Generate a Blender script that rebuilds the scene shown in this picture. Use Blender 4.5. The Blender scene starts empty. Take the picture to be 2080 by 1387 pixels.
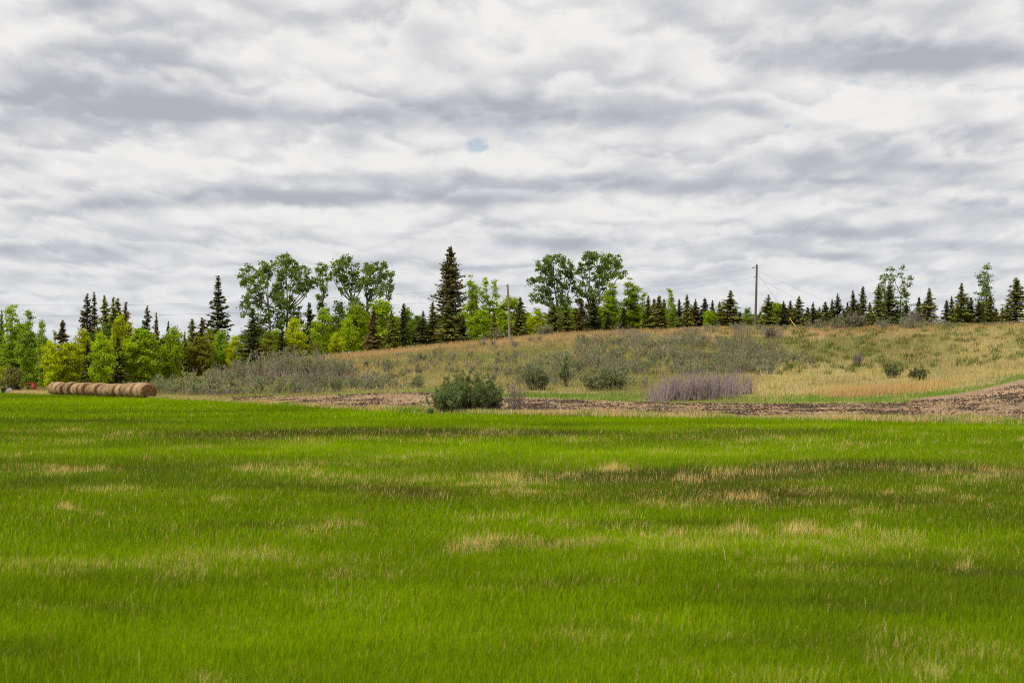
import bpy, math, random
import numpy as np
from mathutils import Vector, Matrix

# ------------------------------------------------------------------ camera, sky, sun, exposure
sc = bpy.context.scene
C = sc.collection
CAM_H, FPX, CX, CY = 2.0, 4044.0, 1040.0, 693.5
PITCH = math.atan(70.5 / FPX)
cam_d = bpy.data.cameras.new("camera")
cam = bpy.data.objects.new("camera", cam_d); C.objects.link(cam)
cam.location = (0, 0, CAM_H); cam.rotation_euler = (math.pi / 2 + PITCH, 0, 0)
cam_d.lens = 70; cam_d.sensor_width = 36; cam_d.clip_start = 0.1; cam_d.clip_end = 20000
cam_d.dof.use_dof = True; cam_d.dof.focus_distance = 150; cam_d.dof.aperture_fstop = 5.6
sc.camera = cam
sc.view_settings.view_transform = 'Standard'; sc.view_settings.look = 'None'
sc.view_settings.exposure = 0.0; sc.view_settings.gamma = 1.0
sc.render.filter_size = 1.0; sc.render.engine = 'CYCLES'; sc.cycles.use_denoising = False; sc.cycles.pixel_filter_type = 'BLACKMAN_HARRIS'; sc.cycles.filter_width = 1.0
SUN_EL, SUN_AZ = math.radians(52), math.radians(-140)      # azimuth from +Y towards +X: behind the camera on the left
SUN_E, SKY_K = 3.9, 0.1
sun_d = bpy.data.lights.new("sun", 'SUN'); sun_d.energy = SUN_E; sun_d.angle = math.radians(8); sun_d.color = (1.0, 0.94, 0.84)
sun = bpy.data.objects.new("sun", sun_d); C.objects.link(sun)
sdir = Vector((math.sin(SUN_AZ) * math.cos(SUN_EL), math.cos(SUN_AZ) * math.cos(SUN_EL), math.sin(SUN_EL)))
sun.rotation_euler = sdir.to_track_quat('Z', 'Y').to_euler(); sun.location = sdir * 60

def tan_el(py):
    v = (CY - py) / FPX
    return (math.sin(PITCH) + v * math.cos(PITCH)) / (math.cos(PITCH) - v * math.sin(PITCH))

class NT:
    """small helper round a node tree"""
    def __init__(s, nt): s.nt = nt; s.n = nt.nodes; s.l = nt.links
    def add(s, t, **kw):
        n = s.n.new(t)
        for k, v in kw.items(): setattr(n, k, v)
        return n
    def inp(s, sock, v):
        if hasattr(v, 'is_output'): s.l.new(v, sock)
        else: sock.default_value = v
    def m(s, op, a, b=None, c=None, clamp=False):
        n = s.add('ShaderNodeMath', operation=op); n.use_clamp = clamp
        for i, v in enumerate((a, b, c)):
            if v is not None: s.inp(n.inputs[i], v)
        return n.outputs[0]
    def v(s, op, a, b=None, out=0):
        n = s.add('ShaderNodeVectorMath', operation=op); s.inp(n.inputs[0], a)
        if b is not None:
            if op == 'SCALE': s.inp(n.inputs['Scale'], b)
            else: s.inp(n.inputs[1], b)
        return n.outputs['Value'] if op in ('DOT_PRODUCT', 'LENGTH') else n.outputs[0]
    def noise(s, vec, scale, detail=4, rough=0.5, out='Fac'):
        n = s.add('ShaderNodeTexNoise'); s.inp(n.inputs['Vector'], vec)
        n.inputs['Scale'].default_value = scale; n.inputs['Detail'].default_value = detail; n.inputs['Roughness'].default_value = rough
        return n.outputs[out]
    def ramp(s, fac, stops, interp='LINEAR'):
        n = s.add('ShaderNodeValToRGB'); s.inp(n.inputs[0], fac); cr = n.color_ramp; cr.interpolation = interp
        while len(cr.elements) < len(stops): cr.elements.new(0.5)
        for e, (p, c) in zip(cr.elements, stops): e.position = p; e.color = (*c, 1) if len(c) == 3 else c
        return n.outputs[0]
    def mix(s, f, a, b, blend='MIX'):
        n = s.add('ShaderNodeMix', data_type='RGBA', blend_type=blend)
        s.inp(n.inputs[0], f); s.inp(n.inputs[6], a); s.inp(n.inputs[7], b)
        return n.outputs[2]
    def comb(s, x, y, z):
        n = s.add('ShaderNodeCombineXYZ'); s.inp(n.inputs[0], x); s.inp(n.inputs[1], y); s.inp(n.inputs[2], z); return n.outputs[0]

def build_world():
    w = bpy.data.worlds.new("World"); sc.world = w; w.use_nodes = True
    t = NT(w.node_tree); t.n.clear()
    out = t.add('ShaderNodeOutputWorld'); bg = t.add('ShaderNodeBackground'); bg.inputs[1].default_value = SKY_K
    t.l.new(bg.outputs[0], out.inputs[0])
    sky = t.add('ShaderNodeTexSky', sky_type='NISHITA'); sky.sun_disc = False
    sky.sun_elevation = SUN_EL; sky.sun_rotation = SUN_AZ
    tc = t.add('ShaderNodeTexCoord').outputs['Generated']
    d = t.v('NORMALIZE', tc)
    sx = t.add('ShaderNodeSeparateXYZ'); t.l.new(d, sx.inputs[0]); x, y, z = sx.outputs
    zc = t.m('MAXIMUM', z, 0.0)
    k = t.m('DIVIDE', 1.0, t.m('ADD', zc, 0.055))
    az = t.m('ARCTAN2', x, y)                                           # cloud rows narrow towards the horizon
    P = t.comb(t.m('MULTIPLY', az, t.m('MULTIPLY', t.m('POWER', k, 0.55), 4.6)), t.m('MULTIPLY', t.m('LOGARITHM', k, 2.71828), 4.0), 3.7)
    yd = t.m('MAXIMUM', y, 0.02)
    u, v = t.m('DIVIDE', x, yd), t.m('DIVIDE', z, yd)
    wn = t.noise(P, 1.3, 5, 0.6, 'Color')
    wv = t.v('SUBTRACT', wn, (0.5, 0.5, 0.5))
    kk = t.m('MULTIPLY', k, 0.25)                                       # 1 at the top of the view, larger near the horizon
    ws = t.v('MULTIPLY', t.v('MULTIPLY', wv, (0.06, 0.016, 0)), t.comb(t.m('DIVIDE', 1.0, kk), t.m('DIVIDE', 1.0, t.m('MULTIPLY', kk, kk)), 0))
    uv = t.v('ADD', t.comb(u, v, 0), ws)
    # thick cloud bases by direction: px, py, half sizes, weight
    dark = [(140, 208, 310, 52, 1.0), (420, 240, 150, 20, .45), (960, 230, 330, 40, .95), (1230, 243, 190, 24, .5), (1850, 112, 330, 34, .95),
            (480, 398, 190, 24, .65), (830, 408, 300, 16, .6), (1330, 376, 260, 16, .65), (1740, 318, 150, 34, .6), (1940, 345, 130, 24, .4),
            (1510, 214, 105, 22, .7), (1960, 419, 170, 17, .8), (1650, 470, 160, 18, .65), (95, 506, 170, 13, .7), (880, 358, 110, 20, .5),
            (1100, 492, 260, 15, .55), (560, 478, 180, 13, .4), (1340, 22, 70, 30, .6), (160, 0, 70, 22, .6), (270, 130, 200, 50, .35),
            (1300, 140, 110, 50, .35), (200, 420, 140, 14, .45), (1800, 372, 240, 11, .45), (1300, 320, 110, 24, .35), (1950, 500, 260, 12, .4),
            (900, 545, 300, 10, .35), (150, 560, 220, 8, .35), (1750, 520, 200, 8, .3)]
    gaps = [(958, 298, 24, 15, .92), (714, 257, 40, 10, .95), (1760, 168, 34, 12, .8), (1592, 253, 34, 8, .9), (560, 228, 30, 8, .4),
            (330, 655, 300, 25, .25), (1240, 588, 200, 18, .3), (1900, 560, 120, 30, .25)]
    white = [(30, 100, 60, 60, .5), (560, 110, 180, 70, .35), (1180, 60, 200, 60, .3), (800, 330, 260, 34, .35), (1720, 200, 160, 26, .4),
             (1300, 300, 300, 26, .3), (300, 330, 260, 40, .3), (1780, 255, 120, 14, .4), (1240, 415, 160, 20, .35), (960, 120, 260, 40, .3), (480, 440, 120, 16, .3)]
    def blobs(lst):
        acc = None
        for px, py, hx, hy, a in lst:
            c = ((px - CX) / FPX, tan_el(py), 0); s = (FPX / hx, FPX / hy, 0)
            q = t.v('MULTIPLY', t.v('SUBTRACT', uv, c), s)
            g = t.m('POWER', 2.718, t.m('MULTIPLY', t.v('DOT_PRODUCT', q, q), -1.0))
            acc = t.m('MULTIPLY', g, a) if acc is None else t.m('MULTIPLY_ADD', g, a, acc)
        return acc
    B, G, W = blobs(dark), blobs(gaps), blobs(white)
    w2 = t.v('SUBTRACT', t.noise(P, 3.2, 4, 0.55, 'Color'), (0.5, 0.5, 0.5))
    Pw = t.v('ADD', P, t.v('MULTIPLY', wv, (0.30, 0.22, 0)))
    Pv = t.v('ADD', Pw, t.v('MULTIPLY', w2, (0.42, 0.32, 0)))
    def lay(vec, sc_, det, ro, up):
        n = t.noise(vec, sc_, det, ro); nu = t.noise(t.v('ADD', vec, up), sc_, det - 1, ro)
        return n, t.m('SUBTRACT', nu, n)
    def puff(vec, sc_, up, smooth=0.55):
        o = []
        for q in (vec, t.v('ADD', vec, up)):
            n = t.add('ShaderNodeTexVoronoi', voronoi_dimensions='2D', feature='SMOOTH_F1'); n.inputs['Scale'].default_value = sc_; n.inputs['Smoothness'].default_value = smooth
            t.l.new(q, n.inputs['Vector']); o.append(n.outputs['Distance'])
        return o[0], t.m('SUBTRACT', o[0], o[1])                          # positive below a puff's crown: its shaded side
    n1, g1 = lay(Pw, 0.8, 3, 0.45, (0.05, -0.42, 0))
    n2, g2 = lay(Pw, 2.1, 5, 0.5, (0.04, -0.20, 0))
    n3, g3 = lay(Pw, 5.5, 5, 0.55, (0.02, -0.09, 0))
    v1, p1 = puff(t.v('MULTIPLY', Pv, (0.75, 1.0, 1)), 1.15, (0, -0.30, 0), 0.7)
    v2, p2 = puff(t.v('MULTIPLY', Pv, (0.9, 1.0, 1)), 2.7, (0, -0.13, 0), 0.6)
    # rows of cloud one behind another: lit tops, grey bases, then the top of the next row beyond
    def rows(f, ph, wl, wm, wf, cut):
        S = t.m('MULTIPLY_ADD', t.m('LOGARITHM', k, 2.71828), 4.0 * f, ph)
        S = t.m('MULTIPLY_ADD', t.m('SUBTRACT', n1, 0.5), wl, S)
        S = t.m('MULTIPLY_ADD', t.m('SUBTRACT', n2, 0.5), wm, S)
        S = t.m('MULTIPLY_ADD', t.m('SUBTRACT', v2, 0.35), wf, S)
        S = t.m('MULTIPLY_ADD', t.m('SUBTRACT', n3, 0.5), wf * 0.8, S)
        q = t.m('FRACT', S)
        e = t.add('ShaderNodeMapRange', interpolation_type='SMOOTHSTEP'); t.l.new(q, e.inputs[0])
        for i_, v_ in ((1, cut), (2, 1.0), (3, 1.0), (4, 0.0)): e.inputs[i_].default_value = v_
        return t.m('MULTIPLY', t.m('POWER', q, 0.9), e.outputs[0])
    r1 = rows(1.70, 0.62, 2.4, 1.1, 0.75, 0.55)
    r2 = t.m('MULTIPLY', rows(3.0, 0.15, 2.6, 1.9, 0.9, 0.5), t.m('MULTIPLY', t.m('SUBTRACT', n2, 0.3), 3.2, clamp=True))
    sh = t.m('MULTIPLY_ADD', t.m('SUBTRACT', n1, 0.5), 0.5, 0.085)
    sh = t.m('MULTIPLY_ADD', r1, 0.56, sh)
    sh = t.m('MULTIPLY_ADD', r2, 0.15, sh)
    sh = t.m('MULTIPLY_ADD', g2, 0.35, sh)
    sh = t.m('MULTIPLY_ADD', g3, 0.35, sh)
    sh = t.m('MULTIPLY_ADD', p1, 0.42, sh)
    sh = t.m('MULTIPLY_ADD', p2, 0.42, sh)
    soft = t.m('MULTIPLY', B, t.m('MULTIPLY_ADD', n2, 0.5, 0.45))
    sh = t.m('MULTIPLY_ADD', soft, 1.0, sh)
    sh = t.m('MULTIPLY_ADD', W, -0.50, sh)
    col = t.ramp(sh, [(0.0, (.90, .885, .865)), (0.24, (.81, .805, .80)), (0.48, (.66, .665, .68)), (0.75, (.52, .528, .57)), (1.0, (.42, .43, .49))], 'B_SPLINE')
    hz = t.m('POWER', 2.718, t.m('MULTIPLY', zc, -22.0))
    col = t.mix(t.m('MULTIPLY', hz, 0.55), col, (.55, .60, .68, 1))
    col = t.v('SCALE', col, 1.0 / SKY_K)
    gm = t.m('ADD', t.m('MULTIPLY', t.m('SUBTRACT', n1, 0.5), -0.9), t.m('MULTIPLY', G, t.m('MULTIPLY', t.m('SUBTRACT', n3, 0.36), 4.2, clamp=True)))
    gm = t.m('MULTIPLY_ADD', t.m('SUBTRACT', n3, 0.5), 1.5, gm)
    gm = t.m('MULTIPLY_ADD', t.m('SUBTRACT', v2, 0.35), 0.7, gm)
    gm = t.m('MULTIPLY', t.m('SUBTRACT', gm, 0.48), 2.0, clamp=True)
    gm = t.m('MULTIPLY', gm, 0.62)
    sk = t.mix(0.35, t.mix(1.0, sky.outputs[0], (1.0, 1.0, 1.0, 1), 'MULTIPLY'), (3.2, 5.0, 7.2, 1))
    t.l.new(t.mix(gm, col, sk), bg.inputs[0])
    w.cycles.sampling_method = 'MANUAL'; w.cycles.sample_map_resolution = 512
build_world()

# ------------------------------------------------------------------ numpy helpers
R = np.random.default_rng(7)
def tag(o, label=None, cat=None, group=None, kind=None):
    for k, v in (('label', label), ('category', cat), ('group', group), ('kind', kind)):
        if v: o[k] = v
    return o
def hsh(ix, iy, s):
    n = (ix.astype(np.int64) * 374761393 + iy.astype(np.int64) * 668265263 + s * 974634777) & 0xffffffff
    n = ((n ^ (n >> 13)) * 1274126177) & 0xffffffff
    return ((n ^ (n >> 16)) & 0xffff) / 65535.0
def vnoise(x, y, s=0):
    x = np.asarray(x, float); y = np.asarray(y, float)
    ix, iy = np.floor(x), np.floor(y); fx, fy = x - ix, y - iy
    fx = fx * fx * (3 - 2 * fx); fy = fy * fy * (3 - 2 * fy)
    a, b = hsh(ix, iy, s), hsh(ix + 1, iy, s); c, d = hsh(ix, iy + 1, s), hsh(ix + 1, iy + 1, s)
    return (a * (1 - fx) + b * fx) * (1 - fy) + (c * (1 - fx) + d * fx) * fy
def fbm(x, y, s=0, o=4):
    r = 0; a = .5; t = 0
    for i in range(o):
        r = r + a * vnoise(x * 2 ** i + 17.3 * i, y * 2 ** i - 9.1 * i, s + i); t += a; a *= .55
    return r / t
def sst(a, b, x):
    q = np.clip((x - a) / (b - a), 0, 1); return q * q * (3 - 2 * q)

def mesh(name, V, faces, mats, cols=None, rnd=None, midx=None, smooth=False):
    """faces: list of int arrays (n,3) or (n,4)"""
    me = bpy.data.meshes.new(name)
    V = np.ascontiguousarray(V, dtype=np.float32)
    me.vertices.add(len(V)); me.vertices.foreach_set('co', V.ravel())
    faces = [np.asarray(f, dtype=np.int32) for f in faces if len(f)]
    idx = np.concatenate([f.ravel() for f in faces]); tot = np.concatenate([np.full(len(f), f.shape[1], np.int32) for f in faces])
    me.loops.add(len(idx)); me.loops.foreach_set('vertex_index', idx)
    me.polygons.add(len(tot)); st = np.concatenate([[0], np.cumsum(tot)[:-1]]).astype(np.int32)
    me.polygons.foreach_set('loop_start', st)
    if midx is not None: me.polygons.foreach_set('material_index', np.asarray(midx, np.int32))
    if smooth: me.polygons.foreach_set('use_smooth', np.ones(len(tot), bool))
    me.update(calc_edges=True)
    if cols is not None:
        a = me.attributes.new('tint', 'FLOAT_COLOR', 'POINT')
        c4 = np.ones((len(V), 4), np.float32); c4[:, :3] = cols; a.data.foreach_set('color', c4.ravel())
    if rnd is not None:
        a = me.attributes.new('vary', 'FLOAT', 'POINT'); a.data.foreach_set('value', np.asarray(rnd, np.float32))
    for m in (mats if isinstance(mats, (list, tuple)) else [mats]): me.materials.append(m)
    return me
def obj(name, me, parent=None, loc=(0, 0, 0)):
    o = bpy.data.objects.new(name, me); C.objects.link(o); o.location = loc
    if parent: o.parent = parent
    return o
def empty(name, loc, rz=0, scale=(1, 1, 1)):
    o = bpy.data.objects.new(name, None); C.objects.link(o); o.location = loc; o.rotation_euler = (0, 0, rz); o.scale = scale
    o.empty_display_size = .3
    return o

class Geo:
    """collects vertices and faces of ONE mesh"""
    def __init__(s): s.V = []; s.F = []; s.r = []; s.M = []; s.n = 0
    def put(s, V, F, r=None, m=0):
        V = np.asarray(V, float).reshape(-1, 3)
        s.V.append(V); s.r.append(np.full(len(V), .5) if r is None else np.asarray(r, float))
        for f in F:
            f = np.asarray(f, int)
            if len(f): s.F.append(f + s.n); s.M.append(np.full(len(f), m))
        s.n += len(V)
    def quads(s, c, a, b, r, m=0):
        """leaf-like rhombi: centres c, half axes a, b"""
        V = np.stack([c - a, c + b, c + a, c - b], 1).reshape(-1, 3); n = len(c)
        s.put(V, [np.arange(4 * n).reshape(-1, 4)], np.repeat(r, 4), m)
    def tubes(s, P, rad, k=4, r=None, m=0):
        """P (n,m,3) polylines, rad (n,m)"""
        P = np.asarray(P, float); n, q, _ = P.shape; rad = np.broadcast_to(rad, (n, q))
        T = np.gradient(P, axis=1); T /= np.linalg.norm(T, axis=2, keepdims=True) + 1e-9
        up = np.where(np.abs(T[..., 2:3]) > .9, np.array([1., 0, 0]), np.array([0, 0, 1.]))
        A = np.cross(T, up); A /= np.linalg.norm(A, axis=2, keepdims=True) + 1e-9; Bn = np.cross(T, A)
        an = np.arange(k) / k * 2 * np.pi
        V = P[:, :, None, :] + rad[:, :, None, None] * (np.cos(an)[None, None, :, None] * A[:, :, None, :] + np.sin(an)[None, None, :, None] * Bn[:, :, None, :])
        i = np.arange(n)[:, None, None] * q * k + np.arange(q - 1)[None, :, None] * k
        j = np.arange(k)[None, None, :]; j2 = (j + 1) % k
        F = np.stack([i + j, i + j2, i + k + j2, i + k + j], -1).reshape(-1, 4)
        s.put(V.reshape(-1, 3), [F], None if r is None else np.repeat(r, q * k), m)
    def box(s, cx, cy, cz, hx, hy, hz, rot=None, m=0):
        V = np.array([[i, j, k] for i in (-1, 1) for j in (-1, 1) for k in (-1, 1)], float) * (hx, hy, hz)
        if rot is not None: V = V @ np.array(Matrix(rot).to_3x3()).T
        F = np.array([[0, 1, 3, 2], [4, 6, 7, 5], [0, 4, 5, 1], [2, 3, 7, 6], [0, 2, 6, 4], [1, 5, 7, 3]])
        s.put(V + (cx, cy, cz), [F], None, m)
    def build(s, name, mats, smooth=False):
        F3 = [f for f in s.F if f.shape[1] == 3]; F4 = [f for f in s.F if f.shape[1] == 4]
        mi = [m for f, m in zip(s.F, s.M) if f.shape[1] == 3] + [m for f, m in zip(s.F, s.M) if f.shape[1] == 4]
        return mesh(name, np.concatenate(s.V), F3 + F4, mats, rnd=np.concatenate(s.r), midx=np.concatenate(mi), smooth=smooth)
def unit(n, rng, flat=1.0):
    q = rng.normal(size=(n, 3)); q[:, 2] *= flat
    return q / (np.linalg.norm(q, axis=1, keepdims=True) + 1e-9)

# ------------------------------------------------------------------ materials
def mat(name): m = bpy.data.materials.new(name); m.use_nodes = True; t = NT(m.node_tree); t.n.clear(); t.out = t.add('ShaderNodeOutputMaterial'); return m, t
def leafy(name, trans=0.35, source='object', lo=.62, hi=1.4, warm=.12, rough=0.0):
    """diffuse + translucent leaves: colour from the object (or the mesh's own tint), varied leaf by leaf"""
    m, t = mat(name)
    if source == 'object':
        c = t.add('ShaderNodeObjectInfo').outputs['Color']
        a = t.add('ShaderNodeAttribute', attribute_name='vary').outputs['Fac']
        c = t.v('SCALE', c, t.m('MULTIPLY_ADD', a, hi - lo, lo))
        c = t.mix(t.m('MULTIPLY', a, warm), c, t.v('MULTIPLY', c, (2.0, 1.3, .6)))
    else:
        c = t.add('ShaderNodeAttribute', attribute_name='tint').outputs['Color']
    d = t.add('ShaderNodeBsdfDiffuse'); t.l.new(c, d.inputs[0])
    tr = t.add('ShaderNodeBsdfTranslucent'); t.l.new(t.v('MULTIPLY', c, (1.15, 1.1, .7)), tr.inputs[0])
    mx = t.add('ShaderNodeMixShader'); mx.inputs[0].default_value = trans
    t.l.new(d.outputs[0], mx.inputs[1]); t.l.new(tr.outputs[0], mx.inputs[2]); t.l.new(mx.outputs[0], t.out.inputs[0])
    return m
def rough_mat(name, c0, c1, scale=6, stretch=(1, 1, 1), bump=.3, rough=.9, detail=6, coord='Object'):
    m, t = mat(name)
    co = t.add('ShaderNodeTexCoord').outputs[coord]
    n = t.noise(t.v('MULTIPLY', co, stretch), scale, detail, .6)
    c = t.ramp(n, [(.3, c0), (.7, c1)])
    p = t.add('ShaderNodeBsdfPrincipled'); t.l.new(c, p.inputs['Base Color']); p.inputs['Roughness'].default_value = rough
    p.inputs['Specular IOR Level'].default_value = .2
    b = t.add('ShaderNodeBump'); b.inputs['Strength'].default_value = bump; b.inputs['Distance'].default_value = .05
    t.l.new(n, b.inputs['Height']); t.l.new(b.outputs[0], p.inputs['Normal']); t.l.new(p.outputs[0], t.out.inputs[0])
    return m
M_LEAF = leafy('broad_leaves', .55)
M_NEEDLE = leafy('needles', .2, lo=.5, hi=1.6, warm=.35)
M_SHRUB = leafy('shrub_leaves', .3, lo=.6, hi=1.4)
M_TWIG = leafy('twigs', 0.0, lo=.7, hi=1.35, warm=.1)
M_GRASS = leafy('grass_blades', .35, source='tint')
M_BARK = rough_mat('bark', (.07, .06, .05), (.20, .175, .15), 9, (1, 1, .25))
M_PALEBARK = rough_mat('pale_bark', (.13, .115, .09), (.30, .27, .22), 7, (1, 1, .3))
M_WOOD = rough_mat('weathered_pole_wood', (.12, .095, .085), (.27, .23, .20), 5, (6, 6, .25))
M_DARKWOOD = rough_mat('dark_pole_wood', (.06, .045, .042), (.15, .12, .11), 5, (6, 6, .25))
M_DEAD = rough_mat('dead_timber', (.035, .028, .025), (.12, .095, .08), 7, (1, 1, 1))
M_ROCK = rough_mat('field_stone', (.15, .135, .15), (.30, .275, .29), 5, bump=.6)
M_RED = rough_mat('faded_red_paint', (.17, .02, .018), (.36, .055, .04), 9, bump=.1, rough=.6)
M_TYRE = rough_mat('tyre_rubber', (.015, .014, .013), (.04, .037, .034), 9)
M_STEEL = rough_mat('galvanised_steel', (.16, .16, .17), (.25, .25, .26), 9, rough=.5)
M_WIRE = rough_mat('wire_metal', (.10, .10, .11), (.16, .16, .17), 3, rough=.6)
M_YELLOW = rough_mat('yellow_plastic', (.62, .40, .02), (.72, .48, .03), 4, bump=.05, rough=.5)
M_CERAMIC = rough_mat('glazed_insulator', (.05, .045, .05), (.10, .09, .10), 5, bump=0, rough=.3)

# ------------------------------------------------------------------ terrain
cp = np.array([-600, 0, 330, 480, 560, 640, 700, 760, 880, 1000, 1040, 1130, 1280, 1400, 1537, 1700, 1840, 1960, 2080, 2600], float)
def tab(pts): a = np.array(pts, float); return np.interp(cp, a[:, 0], a[:, 1])
T_E = tab([(-600, 229), (0, 224), (330, 178), (480, 150), (640, 130), (760, 118), (880, 109), (1040, 107), (1280, 98.6), (1537, 92), (1700, 89.5), (1840, 87), (1960, 85), (2080, 82.5), (2600, 74)])
T_T = tab([(-600, 231), (0, 226), (330, 182), (480, 168), (640, 160), (880, 156), (1040, 150), (1280, 142), (1537, 138), (1700, 135), (1840, 131), (1960, 133), (2080, 140), (2600, 150)])
T_PT = tab([(-600, 799), (0, 799.5), (330, 808), (480, 806.5), (640, 805), (760, 801), (880, 797), (1040, 808), (1280, 819), (1537, 822), (1700, 821), (1840, 818), (1960, 803), (2080, 772), (2600, 690)])
T_C = tab([(-600, 262), (330, 262), (640, 258), (700, 255), (2600, 255)])
T_PC = tab([(-600, 793), (0, 792), (330, 784), (480, 750), (560, 734), (640, 724), (700, 719), (760, 711), (880, 702), (1000, 693), (1130, 682), (1280, 674), (1400, 668), (1537, 665), (1700, 664), (1840, 661), (1960, 659), (2080, 659), (2600, 640)])
PXG = np.arange(-600, 2601, 20.0); YG = np.arange(0, 421, 1.0)
def interp_px(T, px): return np.interp(px, cp, T)
def build_table():
    e, tt, pt, c_, pc = (interp_px(T, PXG)[:, None] for T in (T_E, T_T, T_PT, T_C, T_PC))
    te = np.vectorize(tan_el)
    zt = CAM_H + tt * te(pt); zc = CAM_H + c_ * te(pc)
    Y = YG[None, :]
    s1 = np.clip((Y - e) / np.maximum(tt - e, 1), 0, 1); s2 = np.clip((Y - tt) / (c_ - tt), 0, 1)
    f2 = .45 * s2 + .55 * s2 * s2 * (3 - 2 * s2)
    Z = zt * s1 ** 1.3 + (zc - zt) * f2
    Z = Z - np.clip(Y - c_, 0, 110) * .014
    def blur(A, sig, ax):
        k = np.arange(-int(3 * sig), int(3 * sig) + 1); w = np.exp(-.5 * (k / sig) ** 2); w /= w.sum()
        pad = [(0, 0), (0, 0)]; pad[ax] = (len(k) // 2,) * 2
        return np.apply_along_axis(lambda v: np.convolve(v, w, 'valid'), ax, np.pad(A, pad, mode='edge'))
    return blur(blur(Z, 3.5, 1), 2.0, 0)
ZG = build_table()
def ground_z(x, y):
    x = np.asarray(x, float); y = np.asarray(y, float)
    px = np.clip(CX + FPX * x / np.maximum(y, 2.0), -600, 2599); yy = np.clip(y, 0, 419)
    i = (px + 600) / 20; i0 = i.astype(int); fi = i - i0; j0 = yy.astype(int); fj = yy - j0
    z = (ZG[i0, j0] * (1 - fi) + ZG[i0 + 1, j0] * fi) * (1 - fj) + (ZG[i0, j0 + 1] * (1 - fi) + ZG[i0 + 1, j0 + 1] * fi) * fj
    bump = (fbm(x / 9, y / 9, 91, 3) - .5) * .16 * sst(16, 40, y) + (fbm(x / 14, y / 14, 95, 3) - .5) * .9 * sst(175, 210, y) * sst(640, 800, px)
    return z + bump
def px_of(x, y): return CX + FPX * x / np.maximum(y, 1.0)
def x_at(px, Y): return (px - CX) / FPX * Y
def pix(px, py):
    """ground point seen at a pixel of the photograph"""
    t_ = tan_el(py); Y = np.arange(8, 300, .2); g = ground_z(x_at(px, Y), Y); ray = CAM_H + Y * t_
    h = np.nonzero(ray <= g)[0]; Y0 = Y[h[0]] if len(h) else 254.0
    return x_at(px, Y0), Y0, float(ground_z(x_at(px, Y0), Y0))
def at_y(px, Y): return x_at(px, Y), Y, float(ground_z(x_at(px, Y), Y))
def z_of(py, Y): return CAM_H + Y * tan_el(py)

# what grows where, and darker field bands: colours (albedo) as functions of place
def ell(x, y, lst, kx=1.0, ky=1.0):
    """patches of the field, given where they lie: list of (px, py, half px, half py, weight)"""
    acc = np.zeros_like(x); wq = 1 + .16 * (fbm(x / (1.5 + .05 * y), y / (2 + .09 * y), 63, 4) - .5); y = y * wq; x = x + .12 * y * (fbm(x / 3, y / 4, 65, 3) - .5)
    for px, py, hx, hy, a in lst:
        Y0 = CAM_H * FPX / (py - 764.0); Y1 = CAM_H * FPX / (py - hy - 764.0)
        ry = max(abs(Y1 - Y0), .25); rx = hx / FPX * Y0
        q = ((x - x_at(px, Y0)) / (rx * kx)) ** 2 + ((y - Y0) / (ry * ky)) ** 2
        m = q < 6; acc[m] += a * np.exp(-q[m])
    return acc
STRAW = [(290, 889, 38, 5, 1), (260, 884, 16, 3, .8), (160, 877, 55, 5, .7), (30, 880, 40, 4, .5), (420, 897, 10, 4, .8), (455, 900, 14, 4, .9), (490, 900, 12, 4, .8), (535, 900, 16, 6, .9),
         (80, 934, 25, 5, .8), (95, 930, 20, 5, .6), (290, 937, 26, 4, .9), (410, 932, 18, 4, .8), (480, 937, 30, 3, .6), (190, 962, 60, 4, .6), (600, 972, 26, 7, .8), (500, 962, 40, 5, .5),
         (110, 1042, 26, 12, .9), (148, 1050, 10, 8, .8), (380, 1022, 26, 8, .8), (440, 1030, 40, 7, .6), (590, 1034, 90, 6, .6), (280, 1038, 60, 6, .5), (985, 967, 60, 5, .8), (1030, 970, 30, 5, .6), (1185, 940, 45, 4, .8), (1255, 955, 26, 5, .9),
         (1400, 988, 26, 6, .9), (1424, 1018, 10, 8, .9), (1190, 1132, 17, 12, 1), (1275, 1142, 36, 9, .9), (1330, 1152, 30, 8, .7), (1180, 1042, 50, 6, .7), (1130, 1038, 24, 6, .5), (1360, 1068, 40, 5, .6), (1460, 1076, 60, 6, .8),
         (1600, 1076, 40, 6, 1), (1684, 1070, 18, 6, .7), (1636, 1003, 14, 5, .9), (1592, 1003, 22, 5, .8), (1560, 1018, 16, 5, .7), (1720, 980, 50, 5, .6), (1822, 990, 22, 6, .7), (1945, 1023, 24, 5, .9), (2045, 1018, 18, 6, .7), (2060, 1052, 40, 6, .8),
         (1880, 1040, 60, 6, .5), (1925, 1168, 36, 6, .9), (1790, 1210, 60, 8, .5), (1872, 1342, 16, 14, .8), (2000, 1362, 30, 14, .7), (400, 1372, 40, 16, .7), (740, 901, 12, 3, .7), (1050, 1090, 40, 6, .4), (860, 1100, 80, 5, .5), (940, 1210, 40, 8, .5),
         (700, 1180, 60, 10, .35), (130, 1245, 50, 8, .4), (800, 990, 80, 4, .4), (700, 1000, 60, 5, .4), (1500, 1150, 60, 8, .4), (1640, 1170, 60, 8, .4), (1250, 1190, 90, 8, .4), (2000, 1215, 60, 8, .5), (1560, 1330, 60, 10, .3), (330, 855, 10, 2, .6), (930, 868, 26, 2, .7), (1900, 890, 80, 3, .5), (1340, 870, 40, 2, .6), (2060, 900, 40, 4, .5)]
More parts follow.
